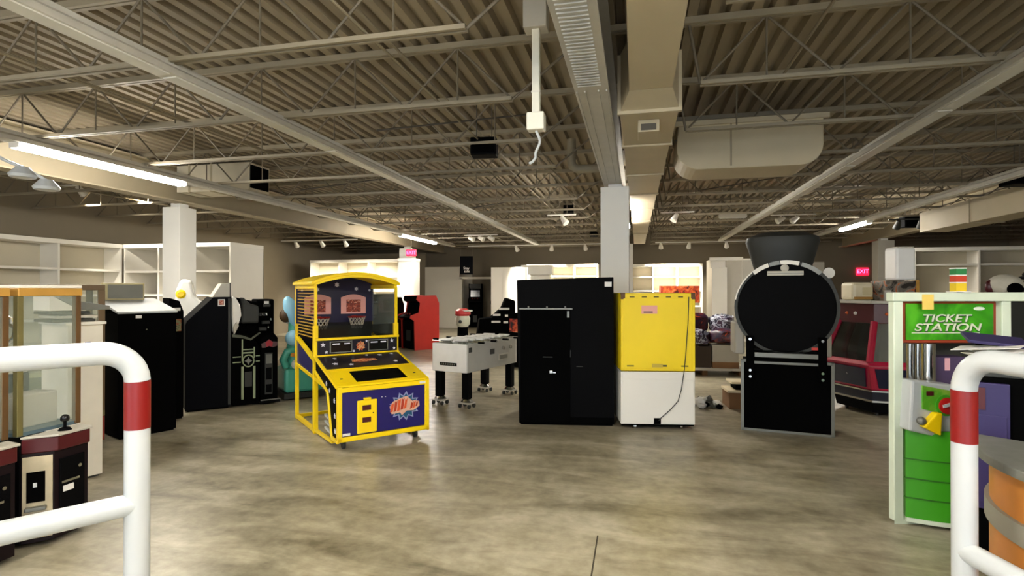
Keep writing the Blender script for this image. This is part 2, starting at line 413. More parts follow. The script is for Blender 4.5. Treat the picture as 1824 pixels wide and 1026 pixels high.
# hanging pole with outlet box and cable
t = thing('drop_pole', 'white hanging power pole with a square outlet box and loose cable', 'power pole', (-.83, 4.55, 0))
MB().box(-.033, .033, -.033, .033, 3.20, 4.0).build('pole', mat('outlet_white', 'ece9d8', .4), t, bevel=.006)
MB().box(-.036, .036, -.036, .036, 3.38, 3.395).build('clamp', WHITE, t)
MB().box(-.075, .075, -.06, .06, 3.06, 3.21).build('outlet_box', mat('outlet_white', 'ece9d8', .4), t, bevel=.012)
MB().box(-.10, .10, -.08, .08, 3.92, ZD).build('ceiling_bracket', LGREY, t, bevel=.006)
pts = [(0, 0, 3.06)] + [(.012 + .02 * math.sin(i * .75), 0, 3.03 - i * .028) for i in range(8)] + [(-.03, 0, 2.80), (-.06, 0, 2.785)]
MB().tube(pts, .012).build('cable', PIPEW, t, smooth=True)
# roof drain pipe
t = thing('drain_pipe', 'grey drain pipe elbow left of the middle girder', 'pipe')
MB().tube([(-1.0, 8.6, 4.1), (-1.0, 8.6, 3.75), (-.98, 8.6, 3.67), (-.9, 8.6, 3.62), (-.5, 8.6, 3.62)], .07, n=12).build('pipe', STEEL, t, smooth=True)
MB().cyl((-1.0, 8.6, 3.86), (-1.0, 8.6, 3.93), .085).build('collar', STEEL, t)

def track(name_lab, heads, y, x0, x1, z=3.52, watts=0, m=None, drop=.05):
    t = thing('track_light', name_lab, 'track light', (0, y, 0))
    MB().box(x0, x1, -.018, .018, z, z + .03).build('track', m or WHITE, t)
    for hx in (x0 + .05, x1 - .05): MB().cyl((hx, 0, z + .03), (hx, 0, ZD), .006, n=6).build('stem', STEEL, t)
    for hx, ax, ay, az in heads:
        p = Vector((hx, 0, z - .10)); a = Vector((ax, ay, az)).normalized()
        h = MB().cyl(p - a * .10, p + a * .12, .045, .085, n=14).build('lamp_head', m or WHITE, t, smooth=True)
        MB().cyl(p + a * .121, p + a * .125, .07, n=14).build('lamp_face', OFFT if not watts else mat('lamp_glow', 'fff0d0', emit=8, var=0), h)
        MB().bar((hx, 0, z), p, .02).build('yoke', m or WHITE, h)
        if watts: spot(h, 'spot', p + a * .14, p + a * 3, watts)
    return t
# near left twin floods
t = thing('twin_flood_light', 'pair of white flood lamps hanging at the left edge', 'flood light', (-6.63, 4.64, 0))
MB().tube([(-.30, -.88, 3.60), (-.28, -.6, 3.40), (-.08, -.12, 3.12), (0, 0, 3.06)], .018).build('arm', PIPEW, t, smooth=True)
for dx, dy, dz in ((0, 0, 2.98), (.15, .14, 2.86)):
    h = MB().lathe([(.09, -.035), (.115, -.03), (.13, .0), (.06, .085), (.03, .09)], (dx, dy, dz), 16).build('lamp_head', PIPEW, t, smooth=True); MB().cyl((dx, dy, dz - .037), (dx, dy, dz - .036), .085).build('lamp_face', OFFT, h)
    MB().bar((dx, dy, dz + .08), (0, 0, 3.07), .03).build('swivel', PIPEW, t)
track('white track of three spotlights near the end of the grey light row', [(-5.55, .8, -.2, -.35), (-5.2, .8, -.2, -.35), (-4.85, .8, -.2, -.35)], 17.9, -5.8, -4.6, 3.58)
track('white spotlight hanging left of the middle column', [(-1.7, .55, -.3, -.75)], 13.0, -2.1, -1.4, 3.50)
track('white spotlight hanging right of the middle column', [(.95, -.45, -.3, -.8)], 14.0, .6, 1.4, 3.62)
track('pair of white spotlights above the round black machine', [(3.75, -.8, -.2, -.4), (4.1, -.7, -.2, -.5)], 15.6, 3.5, 4.6, 3.68)
track('white track with spotlights along the back wall, left', [(-4.6, .2, .8, -.8), (-3.2, -.2, .8, -.8), (-1.9, .1, .8, -.8)], 20.9, -6.6, -1.2, 3.46, SPOT)
track('white track with spotlights along the back wall, right', [(.9, .1, .8, -.8), (1.9, -.1, .8, -.9), (3.2, .2, .8, -.8)], 20.9, .7, 4.6, 3.46, SPOT)
track('track of spotlights over the far left shelves', [(-11.6, -.1, .8, -.8), (-10.6, .1, .8, -.8), (-9.7, 0, .8, -.8)], 16.8, -12.2, -9.25, 3.42, SPOT)
track('added track of spotlights hidden among the joists to brighten the left corner shelves', [(-11.8, -.1, .85, -.7), (-10.5, .1, .85, -.7)], 9.4, -12.4, -10.2, 3.98, SPOT * .7)  # added spots, tucked up between joists only to keep the corner shelves bright
track('dark track of spotlights above the right shelves', [(6.4, 0, .6, -.7), (6.9, .2, .6, -.7), (7.7, 0, .6, -.7)], 15.4, 6.2, 7.95, 3.46, 0, CHAR)
MB_ = thing('unlit_ceiling_fixture', 'small white ceiling fixture below the right grey light row', 'ceiling light', (2.55, 15.6, 0))
MB().box(-.35, .35, -.08, .08, 3.66, 3.76).build('housing', LGREY, MB_, bevel=.01); MB().box(-.33, .33, -.07, .07, 3.65, 3.66).build('lens', OFFT, MB_)

def exit_sign(x, y, z, rot, lab, scale=1.0):
    t = thing('exit_sign', lab, 'exit sign', (x, y, z), rot)
    s = scale
    MB().box(-.17 * s, .17 * s, 0, .06, -.11 * s, .11 * s).build('housing', EXITB, t, bevel=.05)
    text('EXIT', .15 * s, EXITR, t, (0, -.004, 0), depth=.002)
    MB().cyl((0, .03, .11 * s), (0, .03, ZD - z if y < 24 else .16), .01, n=6).build('stem', STEEL, t)
exit_sign(-8.18, 18.85, 3.10, 14, 'glowing red exit sign beside the far left column', 1.15)
exit_sign(8.94, 24.53, 2.46, 0, 'glowing red exit sign above the red coin machine', 1.4)

# ------------------------------------------------------------------ built-in shelving
def shelving(lab, loc, rotz, width, depth, H, bays, levels, closed=(), cornice=.09, doors=(), group=None, name='shelving_unit'):
    """open white shelving; local x along the front, y into the unit"""
    t = thing(name, lab, 'shelving', loc, rotz)
    bw = width / bays; th = .05
    for i in range(bays + 1):
        x = min(max(i * bw, th / 2), width - th / 2)
        MB().box(x - th / 2, x + th / 2, 0, depth, 0, H - cornice).build('upright', WHITE, t, bevel=.003)
    MB().box(0, width, -.02, depth, H - cornice, H + .012).build('cornice', WHITE, t, bevel=.004)
    MB().box(0, width, depth - .02, depth, 0, H - cornice).build('back_panel', SHELFB, t)
    for i in range(bays):
        for z in levels:
            MB().box(i * bw + th / 2, (i + 1) * bw - th / 2, .01, depth - .02, z - .05, z).build('shelf', WHITE, t, bevel=.003)
    for i in doors:
        z0 = .1; MB().box(i * bw + .02, (i + 1) * bw - .02, -.022, -.0005, z0, H - cornice - .02).build('door', WHITE, t, bevel=.004)
    return t
# along the left wall and across the left corner
shelving('white wall shelving along the left wall, near bays', (-12.95, 3.6, 0), 90, 4.6, .55, 2.87, 3, (.5, 1.05, 1.6, 2.22, 2.3))
shelving('white wall shelving along the left wall, up to the corner', (-12.95, 8.25, 0), 90, 3.15, .55, 2.87, 2, (.5, 1.05, 1.6, 2.22))
shelving('white corner shelving block behind the left column', (-12.9, 11.4, 0), 0, 3.22, 1.2, 2.87, 3, (.5, 1.05, 1.6, 2.2))
shelving('white back shelving behind the basketball game', (-12.5, 19.0, 0), 0, 3.75, .6, 2.87, 3, (.5, 1.1, 1.7, 2.25))
t = thing('white_end_panel', 'tall white end panel of the back shelving right of the basketball game top', 'panel', (-8.72, 18.9, 0))
MB().box(0, .62, 0, .6, 0, 2.87).build('panel', WHITE, t, bevel=.01); MB().box(-.02, .64, -.03, .6, 2.80, 2.9).build('cap', WHITE, t, bevel=.006)
# back wall units
t = thing('tall_cupboard', 'tall plain white cupboard beside the doorway at the back', 'cupboard', (-5.95, 22.0, 0))
MB().box(0, 1.45, .02, .8, 0, 2.66).build('body', WHITE, t, bevel=.01)
MB().box(.02, .50, 0, .02, .1, 2.62).build('door', WHITE, t, bevel=.006); MB().box(.52, 1.43, 0, .02, .1, 2.62).build('door', WHITE, t, bevel=.006)
shelving('white shelving behind the big black cabinet', (-4.4, 22.0, 0), 0, 2.9, .7, 2.75, 3, (.5, 1.1, 1.7, 2.3))
shelving('bright white shelving right of the middle column', (-1.2, 22.0, 0), 0, 3.7, .7, 2.72, 4, (.5, 1.1, 1.7, 2.25))
t = thing('tall_cupboard', 'tall white double cupboard left of the round black machine', 'cupboard', (2.45, 19.2, 0))
MB().box(0, 2.05, .02, 1.2, 0, 2.75).build('body', WHITE, t, bevel=.01)
MB().box(-.02, .45, -.35, .02, 0, 2.45).build('side_return', WHITE, t, bevel=.008)
for a in (.47, 1.0, 1.53): MB().box(a, a + .50, 0, .02, .1, 2.70).build('door', LGREY, t, bevel=.006)
MB().box(-.05, 1.0, -.05, .02, 2.69, 2.80).build('cornice', WHITE, t, bevel=.006)
t = thing('white_display_box', 'small white display box above the big black cabinet', 'display box', (-4.1, 20.6, 0))
MB().box(0, .95, 0, .5, 2.30, 2.62).build('box', WHITE, t, bevel=.01); MB().box(-.25, .95, -.04, .5, 2.60, 2.68).build('lid', WHITE, t, bevel=.006)
MB().box(.1, .85, .1, .45, 0, 2.30).build('pedestal', WHITE, t)
shelving('white shelving on the right behind the green ticket machine', (7.45, 17.0, 0), 0, 6.2, .55, 2.86, 4, (.5, 1.1, 1.62, 2.42))
# doorway and door on the back wall
t = MB().box(-9.0, -7.55, 24.5, YB - .001, 0, 2.7).build('door_1', WALLW, bevel=.01); struct(t, 'pale flush door on the back wall')
MB().cyl((-7.7, 24.45, 1.05), (-7.7, 24.5, 1.05), .03).build('door_knob', CHR, t)
fr = MB(); fr.box(-7.75, -7.62, 23.2, 23.4, 0, 2.25); fr.box(-6.1, -5.97, 23.2, 23.4, 0, 2.25); fr.box(-7.75, -5.97, 23.2, 23.4, 2.2, 2.3)
o = struct(fr.build('door_2', WALLW), 'open doorway in the back with dark machines behind')
struct(MB().box(-9.4, -7.75, 23.25, 23.4, 0, 2.75).build('wall_partition', WALLW))
struct(MB().box(-13.6, -9.4, 23.25, 23.4, 0, 3.4).build('wall_alcove', WALL))
struct(MB().box(5.0, 6.6, 21.5, 21.7, 0, 2.72).build('wall_screen', LGREY), 'beige partition right of the round black machine')

# hanging banner at the back
t = thing('hanging_banner', 'dark navy hanging banner with white lettering over the back doorway', 'banner', (-6.9, 21.6, 0), 10)
MB().box(-.27, .27, 0, .02, 2.36, 3.12).build('banner', mat('banner_navy', '05060b', .8, spec=.1), t)
text('Stay', .15, PAPER, t, (0, -.003, 2.62)); text('safe', .15, PAPER, t, (.02, -.003, 2.49))
for q in (-.24, .24): MB().cyl((q, .01, 3.12), (q, .01, ZD), .006, n=6).build('cord', STEEL, t)

# ------------------------------------------------------------------ basketball arcade game
def hoop_game():
    t = thing('basketball_game', 'yellow and navy arcade basketball game with arched yellow canopy', 'arcade game', (-3.06, 5.13, 0), 47.2)
    W = 1.05; ST = mat('star_white', 'e6e3ee', .5)
    SIDE = [(0, .10), (0, .67), (.88, .90), (.88, .74), (.36, .58), (.19, .10)]
    b = MB().prism(SIDE, 'x', .012, W - .012).build('body', BLK, t)
    MB().box(.05, W - .05, -.008, 0, .155, .62).build('front_panel', NAVY, t)
    # yellow edging
    e = MB()
    for x in (.025, W - .025): e.bar((x, -.004, .10), (x, -.004, .68), .05, .05)
    e.bar((0, -.004, .125), (W, -.004, .125), .05, .05); e.bar((0, -.004, .645), (W, -.004, .645), .045, .05)
    for x in (0.008, W - .008):
        e.bar((x, 0, .675), (x, .9, .905), .035, .03); e.bar((x, .19, .10), (x, .36, .58), .03, .03); e.bar((x, .36, .58), (x, .9, .745), .03, .03)
        e.bar((x, -.02, .11), (x, .2, .11), .03, .04)
    e.build('edge_trim', YEL, t, bevel=.006)
    # sloping console: yellow apron with ball opening, star panel above it
    def sl(y): return .67 + y * (.23 / .88)
    def slab(name, x0, x1, y0, y1, m, off=.0, th=.02):
        return MB().hexa([(x0, y0, sl(y0) + off), (x1, y0, sl(y0) + off), (x1, y1, sl(y1) + off), (x0, y1, sl(y1) + off),
                          (x0, y0, sl(y0) + off + th), (x1, y0, sl(y0) + off + th), (x1, y1, sl(y1) + off + th), (x0, y1, sl(y1) + off + th)]).build(name, m, t, bevel=.004)
    slab('apron_front', .02, W - .02, 0.0, .07, YEL); slab('apron_side', .02, .24, .07, .40, YEL); slab('apron_side', .84, W - .02, .07, .40, YEL)
    slab('apron_back', .02, W - .02, .40, .46, YEL)
    slab('ball_opening', .24, .84, .07, .40, BLKM, -.01, .012)
    sp = slab('star_panel', .03, W - .03, .46, .88, mat('panel_black', '0d0a1c', .3), 0, .018)
    a = math.atan(.23 / .88)
    for x, y, r in ((.16, .60, .035), (.33, .55, .03), (.20, .76, .025), (.60, .80, .02), (.88, .56, .028), (.76, .78, .03), (.92, .80, .022)):
        mb = MB(); star(mb, 0, 0, r, 0); s = mb.build('star', ST, sp); s.location = (x, y, sl(y) + .021); s.rotation_euler = (a - math.pi / 2, 0, 0)
    lg = MB(); random.seed(3)
    lg.prism([(.18 * math.cos(i * .524) * (1 if i % 2 else .75), .055 * math.sin(i * .524) * (1 if i % 2 else .75)) for i in range(12)], 'z', 0, .003)
    l = lg.build('console_emblem', art('orange_badge', ['6a2018', 'c9552a', 'e3b27a', '7d3a50'], 30), sp); l.location = (.52, .66, sl(.66) + .019); l.rotation_euler = (a, 0, 0)
    for x in (.10, .95): MB().cyl((x, .17, sl(.17) + .02), (x, .17, sl(.17) + .026), .016).build('button', CHAR, t)
    # score panel
    s = MB().box(.03, W - .03, .86, .90, .93, 1.10).build('score_panel', mat('panel_black', '0d0a1c', .3), t)
    for x0, x1 in ((.17, .44), (.64, .90)):
        f = MB().box(x0, x1, .855, .86, .945, 1.085).build('score_frame', GREY, s); MB().box(x0 + .012, x1 - .012, .852, .855, .957, 1.073).build('score_screen', BLKG, f)
        MB().box(x0 + .03, x0 + .12, .849, .852, 1.045, 1.06).build('score_mark', ST, f); MB().box(x1 - .1, x1 - .03, .849, .852, 1.045, 1.06).build('score_mark', ST, f)
    for x, z, r in ((.09, 1.05, .03), (.13, .96, .022), (.95, 1.06, .028), (.98, .96, .022), (.62, 1.07, .018), (.46, .955, .018)):
        mb = MB(); star(mb, x, z, r, .86); mb.build('star', ST, s)
    mb = MB(); star(mb, .545, 1.015, .062, .858, n=9, ri=.7); mb.build('score_emblem', art('orange_badge', []), s)
    g = MB(); g.bar((0, .875, .915), (W, .875, .915), .03, .03); g.bar((0, .875, 1.115), (W, .875, 1.115), .035, .03); g.build('score_trim', YEL, t, bevel=.005)
    # posts and floor rails
    for x in (.02, W - .02):
        MB().box(x - .028, x + .028, .90, .955, 0, 1.28).build('front_post', YEL, t, bevel=.005)
        MB().box(x - .015, x + .015, .905, .935, 1.28, 1.74).build('thin_post', YEL, t)
        MB().box(x - .022, x + .022, 1.83, 1.875, 0, 1.78).build('rear_post', YEL, t, bevel=.005)
        r = MB(); r.bar((x, .93, .03), (x, 1.85, .03), .045, .04); r.bar((x, .2, .06), (x, .93, .04), .035, .03); r.build('floor_rail', YEL, t)
        r = MB(); r.bar((x, .93, .86), (x, 1.85, 1.08), .04, .05); r.bar((x, .5, .62), (x, 1.85, .72), .04, .04); r.build('slanted_rail', YEL, t, bevel=.004)
        MB().prism([(.95, .67), (.95, .85), (1.83, 1.06), (1.83, .74)], 'x', x - .006, x + .006).build('side_panel', NAVY, t)
        bar = MB().bar((x, .94, 0), (x, 1.84, 0), .012, .012).mesh('cage_bar', mat('bar_gold', 'c49a2a', .4))
        if x < .5:
            for i in range(16): put('cage_bar', bar, t, loc=(0, 0, 1.13 + i * .041))
        else: MB().prism([(.95, 1.12), (1.83, 1.12), (1.83, 1.73), (.95, 1.73)], 'x', x - .003, x + .003).build('clear_side', GLASS, t)
        MB().bar((x, .93, 1.745), (x, 1.86, 1.745), .04, .05).build('canopy_side_rail', YEL, t)
        for q in range(3): MB().bar((x, .25, .14 + q * .07), (x, .5, .16 + q * .07), .02, .02).build('rack_bar', PIPEW, t)
    MB().bar((0, 1.85, .03), (W, 1.85, .03), .04, .04).build('rear_floor_rail', YEL, t)
    # canopy vault
    n = 14; arc = [(-.03 + (W + .06) * i / n, 1.765 + .125 * math.sin(math.pi * i / n) ** .8) for i in range(n + 1)]
    MB().prism(arc + [(x, z + .035) for x, z in arc[::-1]], 'y', .90, 1.90).build('canopy', YEL, t, bevel=.005, smooth=True)
    MB().prism(arc + [(x, z - .03 * (1 if 0 < i < n else 0)) for i, (x, z) in list(enumerate(arc))[::-1]], 'y', .895, .92).build('canopy_front_rim', YEL, t)
    # backboard
    bb = MB().prism([(0, 1.26), (W, 1.26), (W, 1.76)] + [(x, z) for x, z in arc[::-1] if 0 < x < W] + [(0, 1.76)], 'y', 1.80, 1.825).build('backboard', mat('backboard_navy', '120d38', .35), t)
    for x, z, r in ((.27, 1.71, .03), (.53, 1.775, .035), (.80, 1.72, .03), (.07, 1.70, .02), (.99, 1.70, .02)):
        mb = MB(); star(mb, x, z, r, 1.80, n=6, ri=.6); mb.build('star', ST, bb)
    for x0 in (.10, .585):
        w_ = .35; ar = [(x0 + w_ * i / 8, 1.60 + .045 * math.sin(math.pi * i / 8)) for i in range(9)]
        p = MB().prism([(x0, 1.375), (x0 + w_, 1.375)] + ar[::-1], 'y', 1.795, 1.80).build('target_picture', PINK, bb)
        MB().box(x0 + .075, x0 + w_ - .075, 1.792, 1.795, 1.40, 1.57).build('picture_print', art('red_print', ['30120e', '7d2a1c', 'a8492c', 'dca890'], 28), p)
        c = x0 + w_ / 2
        rim = MB().tube([(c + .115 * math.cos(a_), 1.65 + .115 * math.sin(a_), 1.335) for a_ in [i * math.pi / 9 for i in range(18)]], .009, 6, True).build('hoop', RED, t)
        MB().bar((c, 1.76, 1.335), (c, 1.80, 1.335), .06, .03).build('hoop_bracket', RED, rim)
        nt_ = MB()
        for i in range(12):
            a0 = i * math.pi / 6
            for s_ in (1, -1):
                a1 = a0 + s_ * math.pi / 6
                nt_.bar((c + .112 * math.cos(a0), 1.65 + .112 * math.sin(a0), 1.33), (c + .09 * math.cos(a1), 1.65 + .09 * math.sin(a1), 1.26), .006)
                nt_.bar((c + .09 * math.cos(a0), 1.65 + .09 * math.sin(a0), 1.26), (c + .07 * math.cos(a1), 1.65 + .07 * math.sin(a1), 1.18), .006)
        nt_.build('net', LGREY, rim)
    MB().box(.02, W - .02, 1.78, 1.80, .75, 1.26).build('lower_backboard', mat('lower_board', '16131c', .25), t)
    MB().hexa([(.03, .96, .72), (W - .03, .96, .72), (W - .03, 1.8, .80), (.03, 1.8, .80), (.03, .96, .74), (W - .03, .96, .74), (W - .03, 1.8, .82), (.03, 1.8, .82)]).build('ball_ramp', BLK, t)
    MB().box(.05, W - .05, .95, .956, 1.13, 1.27).build('front_screen', GLASSD, t)
    # coin door with slots
    cd = MB().box(.21, .43, -.028, -.008, .165, .52).build('coin_door', YEL, t, bevel=.012)
    MB().box(.28, .36, -.04, -.008, .52, .545).build('door_lip', YEL, cd, bevel=.005)
    for z in (.41, .28): MB().box(.265, .36, -.031, -.027, z, z + .055).build('coin_slot', MAR, cd)
    MB().cyl((.385, -.031, .375), (.385, -.027, .375), .007).build('lock', CHAR, cd)
    # burst logo
    bu = MB(); pts = []
    for i in range(26):
        a_ = 2 * math.pi * i / 26; r = 1.0 if i % 2 == 0 else .72
        pts.append((.755 + .185 * r * math.cos(a_), .40 + .165 * r * math.sin(a_)))
    bu.prism(pts, 'y', -.011, -.008); em = bu.build('burst_emblem', mat('burst_white', '8f92b8', .4), t)
    mb = MB(); mb.prism([(.755 + (x - .755) * .86, .40 + (z - .40) * .86) for x, z in pts], 'y', -.013, -.011); mb.build('burst_fill', TEAL, em)
    mb = MB(); mb.prism([(.575, .41), (.60, .325), (.70, .335), (.72, .30), (.78, .345), (.86, .34), (.935, .385), (.93, .435), (.87, .455), (.85, .445), (.78, .51), (.71, .495), (.62, .465)], 'y', -.016, -.013)
    lt = mb.build('burst_lettering', mat('logo_pink', 'd8a890', .4, var=.2, scale=25), em)
    for k, (x, z, w_, h) in enumerate(((.605, .395, .030, .10), (.645, .405, .028, .115), (.685, .415, .030, .13), (.727, .425, .030, .125), (.765, .425, .026, .11), (.838, .398, .026, .075), (.870, .402, .024, .075), (.902, .41, .022, .06))):
        mb = MB(); sh = .018
        P = [(x - w_ / 2 - sh / 2, z - h / 2), (x + w_ / 2 - sh / 2, z - h / 2 + .008), (x + w_ / 2 + sh / 2, z + h / 2 + .008), (x + sh / 2, z + h / 2 - .012), (x - w_ / 2 + sh / 2, z + h / 2)]
        mb.prism(P, 'y', -.020, -.016); mb.build('letter_stroke', mat('logo_orange', 'd8582a', .4, var=.3, scale=40) if k % 2 == 0 else mat('logo_red', 'b03a1c', .4), lt)
    MB().box(.06, .14, -.012, -.008, .16, .185).build('sticker', PAPER, t); MB().box(.93, 1.0, -.032, -.028, .635, .66).build('sticker', PAPER, t)
    for x, z in ((.49, .53), (.53, .53)): MB().cyl((x, -.011, z), (x, -.008, z), .006, n=8).build('bolt', PAPER, t)
    for z, y in ((.2, .09), (.36, .1), (.52, .12), (.60, .3), (.66, .42)):
        mb = MB(); mb.prism([(y + .03 * math.cos(math.pi / 2 + i * math.pi / 5) * (1 if i % 2 == 0 else .45), z + .03 * math.sin(math.pi / 2 + i * math.pi / 5) * (1 if i % 2 == 0 else .45)) for i in range(10)], 'x', .006, .012); mb.build('side_star', ST, t)
    for x, y in ((.1, .1), (W - .12, .1)):
        c = MB().cyl((x - .015, y, .045), (x + .015, y, .045), .045, n=14).build('caster', CHAR, t); MB().box(x - .025, x + .025, y - .02, y + .02, .06, .11).build('caster_fork', GREY, c)
hoop_game()

# ------------------------------------------------------------------ the three upright machines in the middle
def big_black():
    t = thing('black_cabinet', 'large plain black cabinet seen from behind in the middle of the floor', 'arcade cabinet', (-1.44, 6.69, 0), 8.7)
    W = 1.19
    MB().prism([(0, .03), (W, .03), (W - .01, 1.865), (-.03, 1.83)], 'y', 0, .95).build('body', BLK, t, bevel=.008)
    MB().box(.02, W - .02, .04, .9, 0, .03).build('plinth', BLKM, t)
    MB().box(.02, .64, -.03, 0, .05, 1.455).build('access_panel', BLKM, t, bevel=.006)
    e = MB().box(0, .67, -.045, 0, 1.458, 1.478).build('steel_edge', GREY, t, bevel=.003)
    for x in (.12, .35, .58): MB().cyl((x, -.02, 1.478), (x, -.02, 1.50), .012).build('bolt', GREY, e)
    MB().box(.60, .63, -.04, -.03, 1.36, 1.44).build('hinge', GREY, t); MB().box(.62, .65, -.02, 0, .86, .95).build('latch', CHAR, t, bevel=.004)
    k = MB().box(.38, .425, -.05, -.03, .66, .70).build('lock_handle', CHR, t, bevel=.006); MB().box(.425, .46, -.045, -.03, .665, .68).build('lock_tongue', CHR, k)
    MB().box(.30, .42, -.036, -.03, .86, .87).build('vent_slot', CHAR, t); MB().box(.72, .80, -.006, 0, .74, .75).build('vent_slot', CHAR, t)
    MB().box(1.07, 1.155, -.004, 0, 1.745, 1.805).build('paper_label', PAPER, t)
    MB().box(.004, W - .01, -.012, 0, .03, .11).build('kick_strip', BLKM, t)
big_black()

def yellow_white():
    t = thing('yellow_cabinet', 'upright cabinet with yellow upper back and white lower back', 'arcade cabinet', (-.18, 6.73, 0), 9.8)
    W = .89
    MB().box(0, W, .012, .85, .07, .71).build('lower_body', WHITE, t, bevel=.006)
    MB().box(0, W, .0, .85, .72, 1.665).build('upper_body', YELP, t, bevel=.008)
    MB().box(.03, W - .04, -.008, 0, .75, 1.60).build('upper_panel', YELP, t, bevel=.003)
    MB().box(.02, .395, .0, .012, .085, .62).build('lower_panel', WHITE, t); MB().box(.48, W - .02, .0, .012, .085, .62).build('lower_panel', WHITE, t); MB().box(.395, .48, .0, .012, .15, .62).build('lower_panel', WHITE, t)
    MB().box(.395, .48, .004, .0125, .075, .15).build('cable_notch', BLKM, t)
    MB().box(.02, W - .02, .004, .012, .62, .70).build('panel_strip', WHITE, t, bevel=.002)
    for i in range(5): MB().box(.105 + i * .145, .165 + i * .145, -.003, .001, 1.612, 1.628).build('vent_slot', mat('slot_olive', '6e5f10', .7), t)
    for x in (.07, .72): MB().box(x, x + .085, -.012, -.008, .775, .79).build('handle_slot', mat('slot_olive', '6e5f10', .7), t)
    s = MB().box(.37, .50, -.011, -.008, .765, .81).build('rating_plate', mat('plate_gold', 'c7a93a', .5), t); MB().box(.50, .55, -.011, -.008, .775, .795).build('rating_mark', CHAR, s)
    p = MB().box(.245, .435, -.011, -.008, 1.415, 1.515).build('pink_label', PINK, t); MB().box(.27, .38, -.0125, -.011, 1.43, 1.445).build('label_print', CHAR, p)
    for x in (0, W - .05): MB().box(x, x + .05, -.006, .05, 1.59, 1.67).build('corner_bracket', mat('bracket_brown', '5a3a1a', .6), t, bevel=.003)
    MB().tube([(.81, -.014, 1.62), (.80, -.016, 1.3), (.77, -.018, .9), (.75, -.016, .7), (.72, -.014, .5), (.68, -.016, .36), (.58, -.02, .25), (.48, -.02, .16), (.45, .01, .11)], .005, 6).build('power_cord', CHAR, t)
    MB().box(.01, W - .01, .03, .84, .05, .07).build('base_frame', BLKM, t)
    for x, y in ((.18, .09), (.74, .09), (.18, .75), (.74, .75)):
        c = MB().cyl((x - .014, y, .03), (x + .014, y, .03), .03).build('caster', CHR, t)
    MB().box(.16, .20, .07, .11, .03, .06).build('caster_fork', CHR, t)
yellow_white()

def round_machine():
    t = thing('round_topped_machine', 'black arcade machine with a large round drum back and flared dark top', 'arcade game', (1.25, 7.08, 0), -9)
    W = .99; cx, cz, R = .49, 1.49, .55
    MB().box(.03, W - .03, .0, .5, .02, .84).build('base', BLKM, t)
    e = MB()
    for x in (.015, W - .015): e.box(x - .018, x + .018, -.012, .06, 0, .86)
    e.box(0, W, -.012, .02, 0, .03); e.box(.0, .12, -.012, .06, .83, .86); e.box(W - .12, W, -.012, .06, .83, .86); e.box(.13, W - .13, -.015, .02, .815, .845)
    e.build('edge_frame', GREY, t, bevel=.003)
    dr = MB().cyl((cx, .02, cz), (cx, .30, cz), R, n=56).build('drum', BLK, t, smooth=True)
    rim = MB(); n = 56
    for i in range(n):
        a0, a1 = 2 * math.pi * i / n, 2 * math.pi * (i + 1) / n
        P = [(cx + r * math.cos(a), cz + r * math.sin(a)) for r, a in ((R - .02, a0), (R + .015, a0), (R + .015, a1), (R - .02, a1))]
        rim.prism(P, 'y', .0, .06)
    rim.build('drum_rim', CHAR, dr)
    for a0, a1, m_ in ((75, 96, WHITE), (110, 130, WHITE), (97, 109, GREY), (48, 72, GREY), (131, 170, WHITE)):
        mb = MB(); k = 6
        ou = [(cx + (R + .018) * math.cos(math.radians(a0 + (a1 - a0) * i / k)), cz + (R + .018) * math.sin(math.radians(a0 + (a1 - a0) * i / k))) for i in range(k + 1)]
        r_in = R - .03 if a1 < 131 else R + .004
        inn = [(cx + r_in * math.cos(math.radians(a0 + (a1 - a0) * i / k)), cz + r_in * math.sin(math.radians(a0 + (a1 - a0) * i / k))) for i in range(k + 1)]
        mb.prism(ou + inn[::-1], 'y', -.008, .07); mb.build('rim_segment', m_, dr)
    MB().box(cx - .20, cx + .19, -.012, .02, cz + .385, cz + .44).build('top_bar', LGREY, t, bevel=.006)
    MB().box(cx - .195, cx + .185, -.014, -.011, cz + .409, cz + .416).build('bar_groove', GREY, t)
    MB().lathe([(.045, 0), (.045, .02), (.03, .03)], (0, 0, 0), 14).build('knob', LGREY, t, smooth=True).matrix_basis = Matrix.Translation((cx - .01, .02, cz + .475)) @ Matrix.Rotation(math.pi / 2, 4, 'X')
    MB().box(.15, .83, -.02, .02, .895, .95).build('cross_plate', GREY, t, bevel=.003)
    MB().box(.1, W - .1, .0, .6, .84, .98).build('neck', BLKM, t)
    for x in (.10, .87):
        s = MB().box(x - .045, x + .045, -.03, .02, .62, 1.15).build('side_strap', BLKM, t, bevel=.004)
        for z in (.66, .735, 1.11): MB().cyl((x, -.04, z), (x, -.03, z), .016).build('bolt', CHR, s)
    MB().box(.76, .825, -.006, .02, 1.0, 1.03).build('red_switch', mat('switch_red', 'd0382c', .4), t)
    for s_ in (-1, 1):
        x = cx + s_ * .5
        MB().prism([(x - .06, .55), (x + .06, .55), (x + .06 + s_ * .02, .95), (x - .06 + s_ * .05, .95)], 'z', .86, 1.28).build('side_wing', LGREY, t, bevel=.02)
    MB().lathe([(.32, 1.86), (.34, 1.98), (.40, 2.20), (.44, 2.33), (.425, 2.39), (.28, 2.45)], (cx + .02, .72, 0), 28, 1, .62).build('flared_top', CHAR, t, smooth=True)
    MB().lathe([(.28, .9), (.32, 1.9)], (cx, .68, 0), 20, 1, .5).build('top_stem', BLK, t)
    k = MB().cyl((cx + .50, .35, cz + .42), (cx + .50, .38, cz + .42), .065, n=18).build('side_dial', WHITE, t); MB().bar((cx + .5, .37, cz + .36), (cx + .56, .37, cz + .2), .04).build('dial_arm', CHAR, k)
round_machine()

